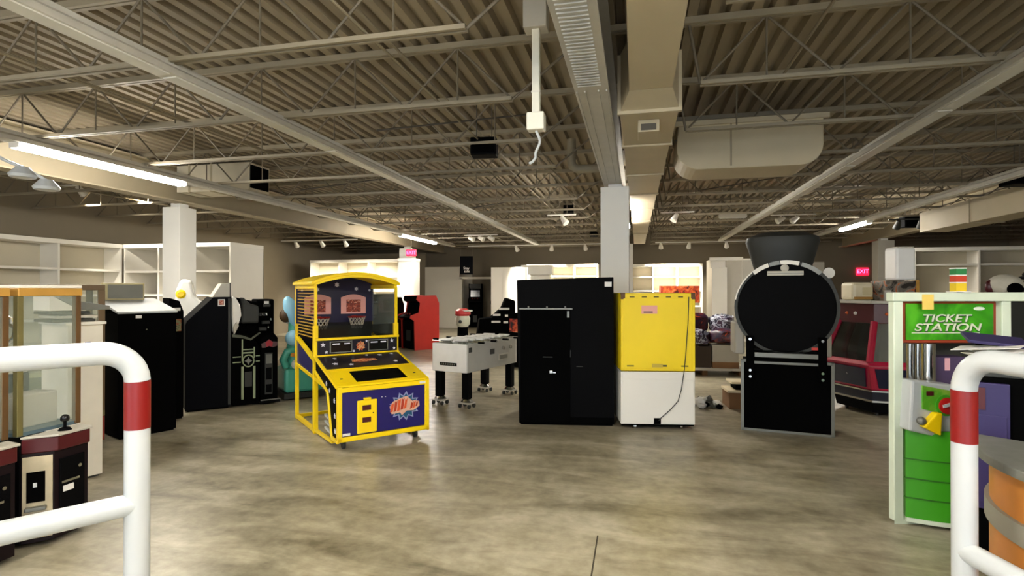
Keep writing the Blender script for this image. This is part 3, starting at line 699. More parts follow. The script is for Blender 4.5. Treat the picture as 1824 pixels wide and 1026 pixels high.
# ------------------------------------------------------------------ foosball table
def foosball():
    t = thing('foosball_table', 'white football table on black legs with wheeled feet', 'foosball table', (-2.66, 7.5, 0), -18)
    w, l = .62, 1.42
    for y in (0, l - .03): MB().box(-w / 2, w / 2, y, y + .03, .51, .92).build('end_board', mat('table_white', 'efece6', .4), t, bevel=.006)
    for x in (-w / 2, w / 2 - .03): MB().box(x, x + .03, .03, l - .03, .51, .92).build('side_board', mat('table_grey', 'b5b2a8', .5), t, bevel=.005)
    MB().box(-w / 2 + .03, w / 2 - .03, .03, l - .03, .80, .83).build('playfield', mat('field_green', '7d8a78', .5), t)
    pl = MB().box(-.17, .14, -.004, 0, .60, .645).build('maker_plate', BLKG, t)
    for k in range(7): MB().box(-.15 + k * .04, -.125 + k * .04, -.006, -.004, .612, .633).build('plate_mark', GREY, pl)
    FIG = mat('figure_white', 'e9e7e2', .4)
    fm = MB().box(-.018, .018, -.014, .014, -.075, .035).mesh('player', FIG)
    for i in range(8):
        y = .13 + i * .166; z = .945
        r = MB().cyl((-w / 2 - (.22 if i % 2 else .10), y, z), (w / 2 + (.10 if i % 2 else .22), y, z), .008, n=8).build('rod', CHR, t)
        s_ = 1 if i % 2 == 0 else -1
        MB().cyl((s_ * (w / 2 + .12), y, z), (s_ * (w / 2 + .22), y, z), .016, n=10).build('handle', BLK, r)
        n = (1, 2, 3, 5, 5, 3, 2, 1)[i]
        for k in range(n):
            p = put('player', fm, r, loc=(-.22 + .44 * (k + .5) / n, y, z - .02), rot=(.9, 0, 0), bevel=.006)
    # thin white tiles lying over the rods
    tm = MB().box(-.10, .10, -.05, .05, -.008, .008).mesh('cover_tile', FIG)
    random.seed(4)
    for i in range(7):
        for k in range(2):
            put('cover_tile', tm, t, loc=(-.15 + k * .29 + random.uniform(-.03, .03), .15 + i * .18, .968), rot=(.16, random.uniform(-.03, .03), random.uniform(-.15, .15)), bevel=.003)
    MB().box(w / 2, w / 2 + .004, .06, .14, .80, .87).build('corner_logo', CHAR, t); MB().box(w / 2, w / 2 + .004, .62, .74, .72, .80).build('side_plate', CHAR, t)
    cu = MB().box(w / 2, w / 2 + .012, .86, 1.14, .60, .70).build('ball_return', LGREY, t, bevel=.003); MB().box(w / 2 + .012, w / 2 + .014, .89, 1.11, .62, .68).build('return_opening', GREY, cu)
    for y in (.98, 1.2): MB().cyl((w / 2, y, .79), (w / 2 + .03, y, .79), .028).build('coin_knob', CHR, t)
    for x, y in ((-.24, .10), (.25, .10), (-.24, 1.30), (.25, 1.30)):
        g = MB().box(x - .055, x + .055, y - .055, y + .055, .13, .51).build('leg', BLK, t, bevel=.006)
        MB().lathe([(.05, .08), (.09, .09), (.06, .125), (.04, .135)], (x, y, 0), 14).build('foot_cup', CHR, g)
        MB().box(x - .10, x + .10, y - .08, y + .08, .06, .08).build('dolly_plate', LGREY, g, bevel=.004)
        for dx in (-.08, .08):
            for dy in (-.06, .06): MB().cyl((x + dx - .012, y + dy, .03), (x + dx + .012, y + dy, .03), .03, n=10).build('caster', CHAR, g)
foosball()

# ------------------------------------------------------------------ guard rails
def rail(lab, P, Q, ext, r=.057, zl=.62, name='guard_rail'):
    """bent pipe rail: upright at P, top bar bending over towards Q and beyond; a lower bar tees into the upright"""
    P = Vector(P); Q = Vector(Q); d = (Q - P).normalized()
    t = thing(name, lab, 'guard rail', (P.x, P.y, 0))
    zt = 1.39
    B = .15
    def at(s, z): return (d.x * s, d.y * s, z)
    arc = [at(B - B * math.cos(a), zt - B + B * math.sin(a)) for a in [i * math.pi / 2 / 8 for i in range(9)]]
    MB().tube(arc + [at(ext * k / 6, zt) for k in range(1, 7)], r, 18).build('top_bar', PIPEW, t, smooth=True)
    MB().cyl((0, 0, 1.00), (0, 0, 1.24), r + .001, n=18).build('red_band', RED, t, smooth=True)
    MB().cyl((0, 0, 0), (0, 0, 1.00), r, n=18).build('upright', PIPEW, t, smooth=True)
    lo = MB().tube([at(ext * k / 6, zl) for k in range(0, 7)], r * .95, 18).build('lower_bar', PIPEW, t, smooth=True)
    MB().cyl(at(ext, 0), at(ext, zt - .02), r, n=18).build('upright', PIPEW, t, smooth=True)
    for s in (0, ext): MB().lathe([(.11, 0), (.11, .012), (.06, .02)], at(s, 0), 18).build('floor_flange', PIPEW, t)
    return t
rail('white pipe guard rail with a red band at the left edge', (-2.47, 2.26), (-2.78, 1.80), 1.6)
rail('white pipe guard rail with a red band at the right edge', (1.475, 2.905), (1.56, 2.60), 1.5, .05, .50)

# ------------------------------------------------------------------ prize cranes at the left edge
def crane(lab, y0, wd=.42, plate='b8ac90'):
    """narrow claw machine facing +x; local x = depth towards the room, y along the row"""
    t = thing('claw_machine', lab, 'claw machine', (-3.93, y0, 0))
    D = .85
    MB().box(-D, 0, .012, wd - .012, .03, .66).build('lower_body', BLK, t, bevel=.006)
    MB().prism([(0, .02), (.12, .14), (.12, wd - .05), (0, wd - .02)], 'z', .03, .62).build('front_bay', mat('bay_dark', '12060a', .5, spec=.2), t, bevel=.004)
    # chamfered control box
    MB().prism([(0, .02), (.14, .15), (.14, wd - .05), (0, wd - .02)], 'z', .62, .72).build('control_box', MAR, t, bevel=.008)
    MB().prism([(0, .015), (.15, .145), (.15, wd - .04), (0, wd - .01)], 'z', .72, .735).build('control_top', LGREY, t, bevel=.003)
    s = MB().cyl((.08, .24, .735), (.08, .24, .80), .010, n=10).build('joystick', BLK, t); MB().ball((.08, .24, .815), .028).build('joystick_ball', BLKG, s, smooth=True)
    MB().lathe([(.04, .735), (.03, .75), (.012, .757)], (.08, .24, 0), 14).build('joystick_boot', BLK, t)
    # coin door, prize chute and loose wiring plate
    c = MB().box(-.078, .078, -.008, 0, .06, .60).build('coin_plate', mat('plate_' + plate, plate, .5, var=.2, scale=14), t, bevel=.003); c.location = (.06, .08, 0); c.rotation_euler = (0, 0, math.pi / 4)
    MB().box(-.055, .04, -.012, -.008, .30, .50).build('coin_opening', BLKM, c); MB().box(-.06, .05, -.05, -.008, .25, .275).build('coin_cup', GREY, c, bevel=.006)
    MB().box(-.02, .0, -.02, -.008, .40, .43).build('coin_button', CHR, c); MB().box(-.01, .02, -.02, -.008, .10, .20).build('lock_bar', CHAR, c)
    q = MB().box(.12, .13, .17, wd - .08, .16, .56).build('prize_door', BLK, t, bevel=.004); MB().box(.13, .134, .19, .26, .33, .37).build('door_sticker', PAPER, q); MB().box(.13, .134, .18, .30, .39, .405).build('door_edge', CHR, q); MB().cyl((.13, .3, .48), (.138, .3, .48), .012).build('door_lock', CHR, q)
    # glass case
    MB().box(-D, -.02, .01, wd - .01, .735, .76).build('case_floor', mat('case_blue', '5a6f78', .5), t)
    for x, y in ((-.025, .02), (-.025, wd - .02), (-D + .02, .02), (-D + .02, wd - .02)):
        MB().box(x - .02, x + .02, y - .018, y + .018, .74, 1.66).build('case_post', mat('post_brown', '5e4222', .45, var=.25, scale=12) if y > .1 else mat('post_olive', '6b6238', .5), t, bevel=.003)
    MB().box(-.014, -.008, .04, wd - .04, .76, 1.66).build('front_pane', GLASS, t)
    for y in (.012, wd - .018): MB().box(-D + .04, -.045, y, y + .006, .76, 1.66).build('side_pane', GLASS, t)
    MB().box(-D + .004, -D + .010, .04, wd - .04, .76, 1.66).build('back_pane', GLASS, t)
    MB().box(-D - .01, .005, 0, wd, 1.66, 1.715).build('wood_top', WOODY, t, bevel=.006)
    MB().box(-D, -.0, .0, wd, 1.715, 1.735).build('top_cap', WHITE, t, bevel=.003)
    # claw and prizes
    k = MB().cyl((-.42, wd / 2, 1.50), (-.42, wd / 2, 1.66), .010, n=8).build('claw_cable', STEELD, t)
    MB().lathe([(.02, 1.44), (.05, 1.46), (.045, 1.50), (.02, 1.52)], (-.42, wd / 2, 0), 12).build('claw_hub', CHR, k, smooth=True)
    for i in range(3):
        a = i * 2.094; ca, sa = math.cos(a), math.sin(a)
        MB().tube([(-.42 + .04 * ca, wd / 2 + .04 * sa, 1.46), (-.42 + .11 * ca, wd / 2 + .11 * sa, 1.42), (-.42 + .09 * ca, wd / 2 + .09 * sa, 1.36), (-.42 + .03 * ca, wd / 2 + .03 * sa, 1.33)], .009, 6).build('claw_finger', CHR, k)
    for i, (x, z, w_, h, m_) in enumerate(((-.62, .76, .22, .34, CHAR), (-.34, .76, .2, .22, LGREY), (-.62, 1.10, .2, .10, WHITE))):
        MB().box(x, x + w_, .06, wd - .06, z, z + h).build('case_shelf_box', m_, t, bevel=.01)
    return t
crane('narrow wooden-topped claw machine with joystick at the far left edge', 2.26, plate='2a0a0e')
crane('second narrow claw machine with joystick, next to the white box', 2.725)
# red coloured post machine inside the row behind
t = thing('glass_crane_case', 'glass claw case with red base and brown frame behind the white box', 'claw machine', (-5.62, 4.75, 0), 60)
MB().box(-.9, 0, 0, .7, .08, .34).build('red_base', REDB, t, bevel=.008)
MB().box(-.9, 0, 0, .7, .34, .40).build('sill', mat('post_olive', '6b6238', .5), t)
for x in (-.87, -.03):
    for y in (.03, .67): MB().box(x - .03, x + .03, y - .03, y + .03, .40, 1.70).build('case_post', mat('frame_brown', '5b4424', .5), t, bevel=.003)
MB().box(-.9, 0, 0, .7, 1.70, 1.76).build('case_top', mat('frame_brown', '5b4424', .5), t, bevel=.005)
MB().box(-.84, -.06, .01, .016, .40, 1.70).build('front_pane', GLASS, t); MB().box(-.016, -.01, .06, .64, .40, 1.70).build('side_pane', GLASS, t)
MB().box(-.8, -.1, .15, .6, .40, .8).build('prize_bed', mat('bed_olive', '7d7f4a', .8, var=.5, scale=20), t)
for x in (-.8, -.1):
    for y in (.08, .62): MB().cyl((x, y - .015, .04), (x, y + .015, .04), .04).build('caster', CHAR, t)
# tall white box
t = thing('white_floor_cabinet', 'tall white cabinet side standing behind the claw machines', 'cabinet', (-4.78, 4.02, 0), 72)
MB().box(-.27, 0, 0, .55, .02, 1.39).build('body', mat('cabinet_cream', 'e3dccd', .5), t, bevel=.006)
MB().box(-.29, .02, -.02, .57, 1.39, 1.415).build('top', WHITE, t, bevel=.004); MB().box(-.25, -.02, .02, .53, 0, .02).build('plinth', CHAR, t)
MB().box(-.14, -.10, -.012, 0, 1.20, 1.235).build('sensor', PURP, t)
MB().box(-.22, -.19, -.006, 0, .03, 1.38).build('edge_strip', WHITE, t)
# folded white screens and grey gear seen over the white cabinet
t = thing('grey_equipment_stack', 'stack of grey trays with a white slanted cover on the white cabinet', 'equipment', (-4.90, 3.66, 1.415), 72)
for i, (a, b, z) in enumerate(((.02, .34, 0), (.05, .36, .035), (.02, .30, .07))): MB().box(a, b, .05, .45, z, z + .025).build('tray', (CHAR, LGREY, CHAR)[i], t, bevel=.004)
MB().prism([(.0, .105), (.22, .105), (.03, .23), (.0, .23)], 'y', .05, .4).build('slanted_cover', WHITE, t, bevel=.004)
MB().prism([(.22, .105), (.46, .105), (.46, .14), (.06, .22)], 'y', .06, .4).build('dark_wedge', GREY, t, bevel=.004)

# ------------------------------------------------------------------ black machines on the left
t = thing('black_arcade_cabinet', 'black arcade cabinet with a white sloping top at left', 'arcade cabinet', (-5.72, 4.99, 0), 65.6)
MB().box(0, .60, 0, .72, .02, 1.43).build('body', BLKM, t, bevel=.006)
MB().hexa([(-.01, -.01, 1.43), (.61, -.01, 1.43), (.61, .72, 1.57), (-.01, .72, 1.57), (-.01, -.01, 1.455), (.61, -.01, 1.455), (.61, .72, 1.60), (-.01, .72, 1.60)]).build('sloping_top', PIPEW, t, bevel=.004)
MB().prism([(.0, 1.43), (.72, 1.43), (.72, 1.57)], 'x', .005, .595).build('top_wedge', BLKM, t)
MB().box(.17, .23, -.004, 0, 1.375, 1.41).build('paper_tag', PAPER, t); MB().cyl((.28, -.004, 1.24), (.28, 0, 1.24), .008).build('lock', CHR, t)
mo = MB().box(.02, .46, .60, .68, 1.58, 1.79).build('rear_frame', mat('frame_gold', 'b8ad84', .5), t, bevel=.004); MB().box(.07, .44, .59, .60, 1.60, 1.77).build('rear_screen', GREY, mo)
MB().box(.02, .58, .02, .7, 0, .02).build('plinth', BLKM, t)
t = thing('slim_black_cabinet', 'slim black cabinet with white tag behind the white-topped cabinet', 'arcade cabinet', (-5.945, 5.90, 0), 62)
MB().prism([(0, .02), (.17, .02), (.17, 1.42), (.12, 1.56), (.0, 1.60)], 'y', .0, .26).build('body', BLKM, t, bevel=.006)
MB().box(.03, .13, -.004, 0, 1.43, 1.47).build('paper_tag', PAPER, t)
MB().box(.03, .14, -.004, 0, 1.16, 1.32).build('photo_sticker', art('sticker_photo', ['3a3a28', '7a7a58', '8a5030'], 14), t)
MB().box(.01, .16, .02, .24, 0, .02).build('plinth', BLKM, t)

# machine row along the line behind the basketball game
RZ = 48.4
t = thing('driving_cabinet', 'dark navy arcade cabinet side with sloped top and small square sticker', 'arcade cabinet', (-6.10, 6.32, 0), RZ)
MB().prism([(0, .02), (.57, .02), (.57, 1.60), (.34, 1.60), (.02, 1.27), (0, 1.22)], 'y', 0, .75).build('body', mat('navy_black', '030409', .6, spec=.06), t, bevel=.006)
MB().box(.53, .565, -.012, 0, .05, 1.58).build('edge_strip', CHAR, t)
s = MB().box(.40, .49, -.004, 0, 1.475, 1.57).build('square_sticker', PAPER, t); MB().box(.415, .475, -.006, -.004, 1.49, 1.555).build('sticker_print', art('red_print', []), s)
MB().prism([(.34, 1.60), (.57, 1.60), (.57, 1.80), (.46, 1.80)], 'y', .1, .5).build('marquee_box', LGREY, t, bevel=.006); MB().box(.565, .58, .1, .5, 1.60, 1.81).build('marquee_edge', CHAR, t)
MB().box(.03, .54, .03, .72, 0, .02).build('plinth', BLKM, t)

t = thing('white_ride_shell', 'glossy white rounded ride shell with a yellow spot behind the navy cabinet', 'kiddie ride', (-6.75, 7.05, 0), 40)
sh = MB().prism([(-.14, .0), (.40, .0), (.42, 1.2), (.36, 1.45), (.20, 1.50), (.08, 1.62), (.04, 1.86), (-.10, 1.88), (-.17, 1.7), (-.18, 1.3)], 'y', 0, .35).build('shell', mat('shell_white', 'f3f0e6', .25, coat=.3), t, bevel=.05, smooth=True)
MB().lathe([(.07, 0), (.07, .015), (.04, .03)], (0, 0, 0), 16).build('yellow_spot', YEL, t).matrix_basis = Matrix.Translation((-.10, .01, 1.64)) @ Matrix.Rotation(math.pi / 2, 4, 'X')

PG = mat('pale_green_line', '9aa582', .5)
t = thing('simulator_cabinet', 'black simulator cabinet with a pale green ring emblem and white curved fin', 'arcade game', (-5.715, 6.76, 0), RZ); t.scale = (.88, 1, 1)
MB().prism([(.0, .02), (.42, .02), (.42, .85), (.30, 1.02), (.0, 1.05)], 'y', 0, .8).build('lower_body', BLKM, t, bevel=.006)
MB().prism([(.0, .3), (.45, .3), (.45, 1.52), (.25, 1.56), (.0, 1.62)], 'y', .35, .9).build('upper_body', BLKM, t, bevel=.02)
fin = [(.02, 1.08), (.0, 1.30), (.0, 1.62), (.06, 1.60), (.13, 1.48), (.15, 1.33), (.10, 1.18)]
f = MB().prism(fin, 'y', .05, .20).build('white_fin', mat('shell_white', 'f3f0e6', .25), t, bevel=.02, smooth=True); MB().prism([(.03, 1.03), (.11, 1.18), (.07, 1.24), (.02, 1.16)], 'y', .03, .10).build('fin_foot', LGREY, f, bevel=.01)
MB().prism([(.16, 1.2), (.44, 1.2), (.44, 1.46), (.30, 1.50), (.19, 1.60)], 'y', .15, .45).build('seat_back', CHAR, t, bevel=.03)
em = MB()
for x in (.155, .335): em.box(x - .018, x + .018, -.006, 0, .10, .58)
em.box(.142, .162, -.006, 0, .66, .98); em.box(.155, .335, -.006, 0, .77, .79); em.box(.155, .335, -.006, 0, .82, .835); em.box(.325, .345, -.006, 0, .70, .86)
for z in (.64, .72): em.box(.01, .13, -.006, 0, z, z + .014); em.box(.36, .42, -.006, 0, z, z + .014)
e_ = em.build('green_line_emblem', PG, t)
MB().tube([(.245 + .085 * math.cos(a), -.004, .66 + .085 * math.sin(a)) for a in [i * math.pi / 12 for i in range(24)]], .010, 6, True).build('emblem_ring', PG, e_)
mb = MB(); star(mb, .245, .66, .06, -.001, n=4, ri=.5); mb.build('emblem_star', GREY, e_)
MB().box(.19, .30, -.006, 0, .28, .50).build('speaker_panel', CHAR, t)
MB().prism([(.0, 1.02), (.15, 1.0), (.28, .96), (.43, 1.06), (.42, 1.08), (.28, .99), (.15, 1.04), (.0, 1.06)], 'y', -.012, .02).build('trim_line', mat('olive_trim', '4a4d3a', .5), t)

t = thing('console_cabinet', 'black arcade console with a red winged emblem and grey speaker column', 'arcade game', (-5.455, 7.05, 0), RZ); t.scale = (.58, 1, 1)
MB().prism([(.0, .02), (.40, .02), (.40, .98), (.30, 1.06), (.0, .98)], 'y', 0, .7).build('lower_body', BLKM, t, bevel=.006)
MB().box(.0, .44, .35, .8, .5, 1.56).build('upper_body', BLKM, t, bevel=.03)
MB().box(-.02, .44, -.06, 0, .02, .06).build('footboard', BLK, t); MB().box(-.03, .44, -.065, -.055, .06, .075).build('foot_edge', GREY, t)
mb = MB(); mb.prism([(.0, .90), (.12, .93), (.19, .965), (.26, .93), (.39, .92), (.38, .86), (.28, .84), (.19, .86), (.10, .84), (.02, .84)], 'y', -.006, 0); g = mb.build('winged_emblem', mat('dull_rose', '5a3a3c', .5), t)
mb = MB(); mb.prism([(.10, .92), (.19, .955), (.28, .92), (.26, .85), (.19, .865), (.12, .85)], 'y', -.009, -.006); mb.build('emblem_centre', mat('emblem_red', '9a2030', .4), g)
sp = MB().box(.09, .27, -.008, 0, .14, .76).build('speaker_column', CHAR, t)
for z, h in ((.60, .14), (.36, .18), (.17, .12)): MB().box(.11, .25, -.014, -.008, z, z + h).build('speaker_grille', GREY if z > .5 else BLK, sp, bevel=.008)
for x0, x1, z, y in ((.05, .26, 1.30, .30), (.10, .30, 1.18, .25), (.16, .34, 1.44, .33), (.02, .2, 1.08, .2)): MB().box(x0, x1, y, y + .08, z, z + .05).build('control_lever', CHAR, t, bevel=.01); 
for x, z in ((.10, 1.33), (.20, 1.325), (.3, 1.25), (.24, 1.13)): MB().ball((x, .22, z), .022).build('control_knob', CHR, t, smooth=True)
MB().box(.18, .30, .34, .36, 1.49, 1.53).build('paper_tag', PAPER, t)

t = thing('teal_kiddie_ride', 'teal and light blue kiddie ride behind the basketball game cage', 'kiddie ride', (-5.12, 7.42, 0), RZ)
TL = mat('ride_teal', '4fae94', .35); SK = mat('ride_sky', '9fd8f0', .3); BL = mat('ride_blue', '1e50b0', .3)
MB().box(-.14, .44, .1, .7, .10, .48).build('base_block', TL, t, bevel=.05); MB().box(-.16, .46, .05, .75, .02, .10).build('plinth', CHAR, t)
o = MB().ball((0, 0, 0), .115, .10, .26).build('upper_lobe', SK, t, smooth=True); o.location = (.0, .25, 1.36); o.rotation_euler = (0, -.35, 0)
MB().ball((.03, .2, .95), .15, .14, .13).build('middle_lobe', SK, t, smooth=True)
MB().lathe([(.16, .45), (.13, .7), (.10, .95), (.09, 1.2), (.05, 1.4)], (.05, .32, 0), 16).build('body', TL, t, smooth=True)
MB().tube([(.05, .32, 1.18), (-.06, .32, 1.2), (-.12, .3, 1.26)], .03, 8).build('seat_arm', LGREY, t, smooth=True)
MB().ball((.10, .12, .98), .055, .06, .12).build('blue_patch', BL, t, smooth=True)
MB().tube([(-.10, .2, .50), (-.15, .18, .62), (-.10, .16, .74), (.05, .14, .76), (.2, .16, .72)], .06, 10).build('curled_arm', TL, t, smooth=True)
MB().tube([(-.05, .12, .70), (.08, .08, .68), (.2, .1, .66)], .035, 8).build('orange_rail', mat('ride_orange', 'd8903a', .4), t, smooth=True)
MB().ball((.03, .12, .54), .075).build('white_knob', WHITE, t, smooth=True)
MB().ball((-.09, .3, 1.30), .09, .1, .11).build('brown_seat', mat('seat_brown', '4a3418', .6, var=.4, scale=15), t, smooth=True)

# ------------------------------------------------------------------ games further back on the left
def upright(lab, loc, rotz, W, H, D, m, front, scr, marq=None, base=BLKM):
    """upright arcade cabinet with sculpted side panels; front faces local -y"""
    t = thing('upright_arcade_game', lab, 'arcade game', loc, rotz)
    prof = [(.05, .0), (.03, .86 * H / 1.6), (-.10, .94 * H / 1.6), (-.08, 1.02 * H / 1.6), (.18, 1.10 * H / 1.6), (.22, 1.38 * H / 1.6), (.10, 1.48 * H / 1.6), (.14, H), (D - .1, H), (D, H - .22), (D, 0)]
    for x in (0, W - .035): MB().prism(prof, 'x', x, x + .035).build('side_panel', m, t, bevel=.008)
    MB().prism([(.09, .02), (.07, .84 * H / 1.6), (.2, 1.1 * H / 1.6), (D - .05, 1.1 * H / 1.6), (D - .05, .02)], 'x', .035, W - .035).build('lower_front', front, t)
    s = MB().prism([(.20, 1.08 * H / 1.6), (.27, 1.40 * H / 1.6), (D - .06, 1.40 * H / 1.6), (D - .06, 1.08 * H / 1.6)], 'x', .035, W - .035).build('screen_bezel', BLK, t)
    MB().hexa([(.09, .198, 1.12 * H / 1.6), (W - .09, .198, 1.12 * H / 1.6), (W - .09, .25, 1.36 * H / 1.6), (.09, .25, 1.36 * H / 1.6), (.09, .19, 1.12 * H / 1.6), (W - .09, .19, 1.12 * H / 1.6), (W - .09, .242, 1.36 * H / 1.6), (.09, .242, 1.36 * H / 1.6)]).build('screen', scr, s)
    MB().box(.035, W - .035, .12, D - .12, 1.42 * H / 1.6, H - .01).build('marquee', marq or BLK, t)
    c = MB().hexa([(.035, -.09, .93 * H / 1.6), (W - .035, -.09, .93 * H / 1.6), (W - .035, .2, 1.06 * H / 1.6), (.035, .2, 1.06 * H / 1.6), (.035, -.09, .97 * H / 1.6), (W - .035, -.09, .97 * H / 1.6), (W - .035, .2, 1.085 * H / 1.6), (.035, .2, 1.085 * H / 1.6)]).build('control_panel', BLK, t)
    for x in (W * .3, W * .5, W * .7): MB().ball((x, .03, 1.06 * H / 1.6), .025).build('button', RED, c)
    MB().box(W * .35, W * .65, .055, .075, .25, .55).build('coin_door', CHAR, t)
    return t
REDP = mat('cabinet_red', 'c4281c', .35, coat=.2)
upright('red-sided upright arcade game beyond the football table', (-6.75, 14.75, 0), -38, .80, 1.55, .85, REDP, BLK, BLKG)
upright('black upright arcade game next to the red-sided one', (-7.75, 14.6, 0), -20, .75, 1.5, .8, BLK, BLK, BLKG, LGREY)
upright('black upright arcade game seen through the basketball cage', (-6.6, 11.6, 0), -20, .8, 1.62, .8, BLKM, BLK, BLKG)
upright('dark upright arcade game with coloured marquee behind the basketball cage', (-7.4, 11.2, 0), 20, .75, 1.68, .8, CHAR, BLK, GLASSD and BLKG, art('brown_art', ['3a2a18', '7a4a28', '4a5a38'], 8))
upright('tall black arcade game inside the back doorway, left', (-7.45, 23.6, 0), 10, .6, 2.0, .7, BLKM, BLKM, BLKG, CHAR)
upright('tall black arcade game inside the back doorway, right', (-6.35, 23.5, 0), -10, .5, 1.9, .7, BLKM, BLKM, BLKG)
# motorcycle style sit-on game in front of the doorway
t = thing('sit_on_racing_game', 'black sit-on racing game in front of the back doorway', 'arcade game', (-5.15, 17.2, 0), 20)
MB().prism([(0, .05), (.2, .02), (1.3, .02), (1.3, 1.35), (1.0, 1.45), (.85, 1.1), (.5, .8), (.1, .75)], 'y', 0, .6).build('body', BLKM, t, bevel=.04)
for x, z, w_ in ((.75, 1.05, .35), (.55, .85, .25), (.95, .82, .2), (.5, .62, .3), (.9, .6, .2)): MB().box(x, x + w_, -.02, 0, z, z + .07).build('white_decal', PAPER, t, bevel=.012)
MB().box(.05, .9, -.05, .6, 0, .05).build('base_plate', CHAR, t)
t = thing('small_red_topped_vendor', 'small red and white round-topped toy vendor in front of the racing game', 'vending machine', (-5.0, 15.3, 0), 0)
MB().lathe([(.20, .02), (.16, .3), (.15, .62)], (0, 0, 0), 18).build('stand', BLKM, t)
MB().lathe([(.15, .62), (.21, .70), (.22, .88), (.18, .95)], (0, 0, 0), 18).build('globe', mat('globe_cream', 'c9cbb8', .3), t, smooth=True)
MB().lathe([(.20, .95), (.24, 1.0), (.22, 1.10), (.12, 1.16)], (0, 0, 0), 18).build('cap', mat('cap_red', 'c83a3a', .4), t, smooth=True)
MB().box(-.05, .28, -.2, .1, 1.07, 1.12).build('cap_brim', PAPER, t, bevel=.02); MB().cyl((0, -.2, .78), (0, -.24, .78), .05).build('coin_dial', CHR, t)
t = thing('monitor_cabinet', 'black cabinet with red and orange side art peeking behind the football table', 'arcade game', (-2.75, 11.6, 0), -10)
MB().prism([(0, .02), (.8, .02), (.8, 1.40), (.45, 1.40), (.4, 1.24), (0, 1.18)], 'y', 0, .7).build('body', BLKM, t, bevel=.01)
MB().box(.04, .42, -.006, 0, .78, 1.08).build('side_art', art('orange_art', ['1a0c0c', '8a2018', 'd85a30', 'e8a080'], 7), t)

# ------------------------------------------------------------------ right-hand side
def pusher():
    c0 = (3.47, 8.68)
    t = thing('coin_pusher', 'maroon six-sided coin pusher with sloping windows and dark base', 'arcade game', (c0[0], c0[1], 0))
    CR = mat('cherry_red', 'b0183a', .22, coat=.5); BA = math.radians(234)
    def ring(R, z): return [(R * math.cos(BA + i * math.pi / 3), R * math.sin(BA + i * math.pi / 3), z) for i in range(6)]
    def frus(mb, R0, z0, R1, z1):
        A = [mb.bm.verts.new(p) for p in ring(R0, z0)]; B = [mb.bm.verts.new(p) for p in ring(R1, z1)]
        mb.bm.faces.new(A[::-1]); mb.bm.faces.new(B)
        for i in range(6): mb.bm.faces.new((A[i], A[(i + 1) % 6], B[(i + 1) % 6], B[i]))
        return mb
    frus(MB(), .63, .06, .66, .20).build('lower_base', BLK, t, bevel=.006); frus(MB(), .66, .22, .68, .34).build('upper_base', mat('base_navy', '0a0e22', .35), t, bevel=.006)
    frus(MB(), .675, .20, .675, .225).build('chrome_band', CHR, t); frus(MB(), .69, .34, .69, .36).build('chrome_band', CHR, t)
    frus(MB(), .68, .36, .80, .70).build('body', CR, t, bevel=.02); frus(MB(), .82, .69, .78, .76).build('window_sill', CR, t, bevel=.015)
    frus(MB(), .60, 1.25, .60, 1.52).build('top_band', mat('band_maroon', '4a0a16', .3, coat=.4), t, bevel=.01)
    frus(MB(), .70, 1.52, .70, 1.56).build('top_plate', LGREY, t, bevel=.004)
    frus(MB(), .40, .70, .30, 1.26).build('inner_core', CHAR, t)
    r0 = ring(.78, .74); r1 = ring(.58, 1.27)
    for i in range(6):
        a, b, c, d_ = [Vector(p) for p in (r0[i], r0[(i + 1) % 6], r1[(i + 1) % 6], r1[i])]
        MB().tube([a, a.lerp(d_, .5) * 1.0, d_], .045, 8).build('corner_pillar', CR, t, smooth=True)
        n = (b - a).cross(d_ - a).normalized() * .004; P = [a.lerp(b, .05), a.lerp(b, .95), d_.lerp(c, .95), d_.lerp(c, .05)]
        MB().hexa([p - n for p in P] + [p + n for p in P]).build('window_pane', GLASSD if i % 2 else glass('pane_grey', '8a8a80', .45), t)
        g0 = ring(.705, .40)[i]; g1 = ring(.705, .40)[(i + 1) % 6]; h0 = ring(.80, .66)[i]; h1 = ring(.80, .66)[(i + 1) % 6]
        Q = [Vector(g0).lerp(Vector(g1), .12), Vector(g0).lerp(Vector(g1), .88), Vector(h0).lerp(Vector(h1), .92), Vector(h0).lerp(Vector(h1), .08)]
        nn = (Q[1] - Q[0]).cross(Q[3] - Q[0]).normalized() * .006
        pn = MB().hexa([p - nn for p in Q] + [p + nn for p in Q]).build('lower_panel', mat('panel_navy', '0c1230', .2, coat=.3), t)
        m0 = (Q[0] + Q[1]) / 2 + Vector((0, 0, .13)); MB().ball(m0 * 1.045, .03).build('coin_slot', CHR, pn)
        tb = (Vector(ring(.60, 1.38)[i]) + Vector(ring(.60, 1.38)[(i + 1) % 6])) / 2
        MB().ball(tb * 1.0, .025).build('band_light', PAPER, t); MB().ball(tb.lerp(Vector(ring(.60, 1.38)[i]), .5), .022).build('band_light', ORNG, t)
    for i in range(6):
        p = ring(.5, .03)[i]; MB().cyl((p[0] - .015, p[1], .03), (p[0] + .015, p[1], .03), .03).build('caster', CHAR, t)
pusher()
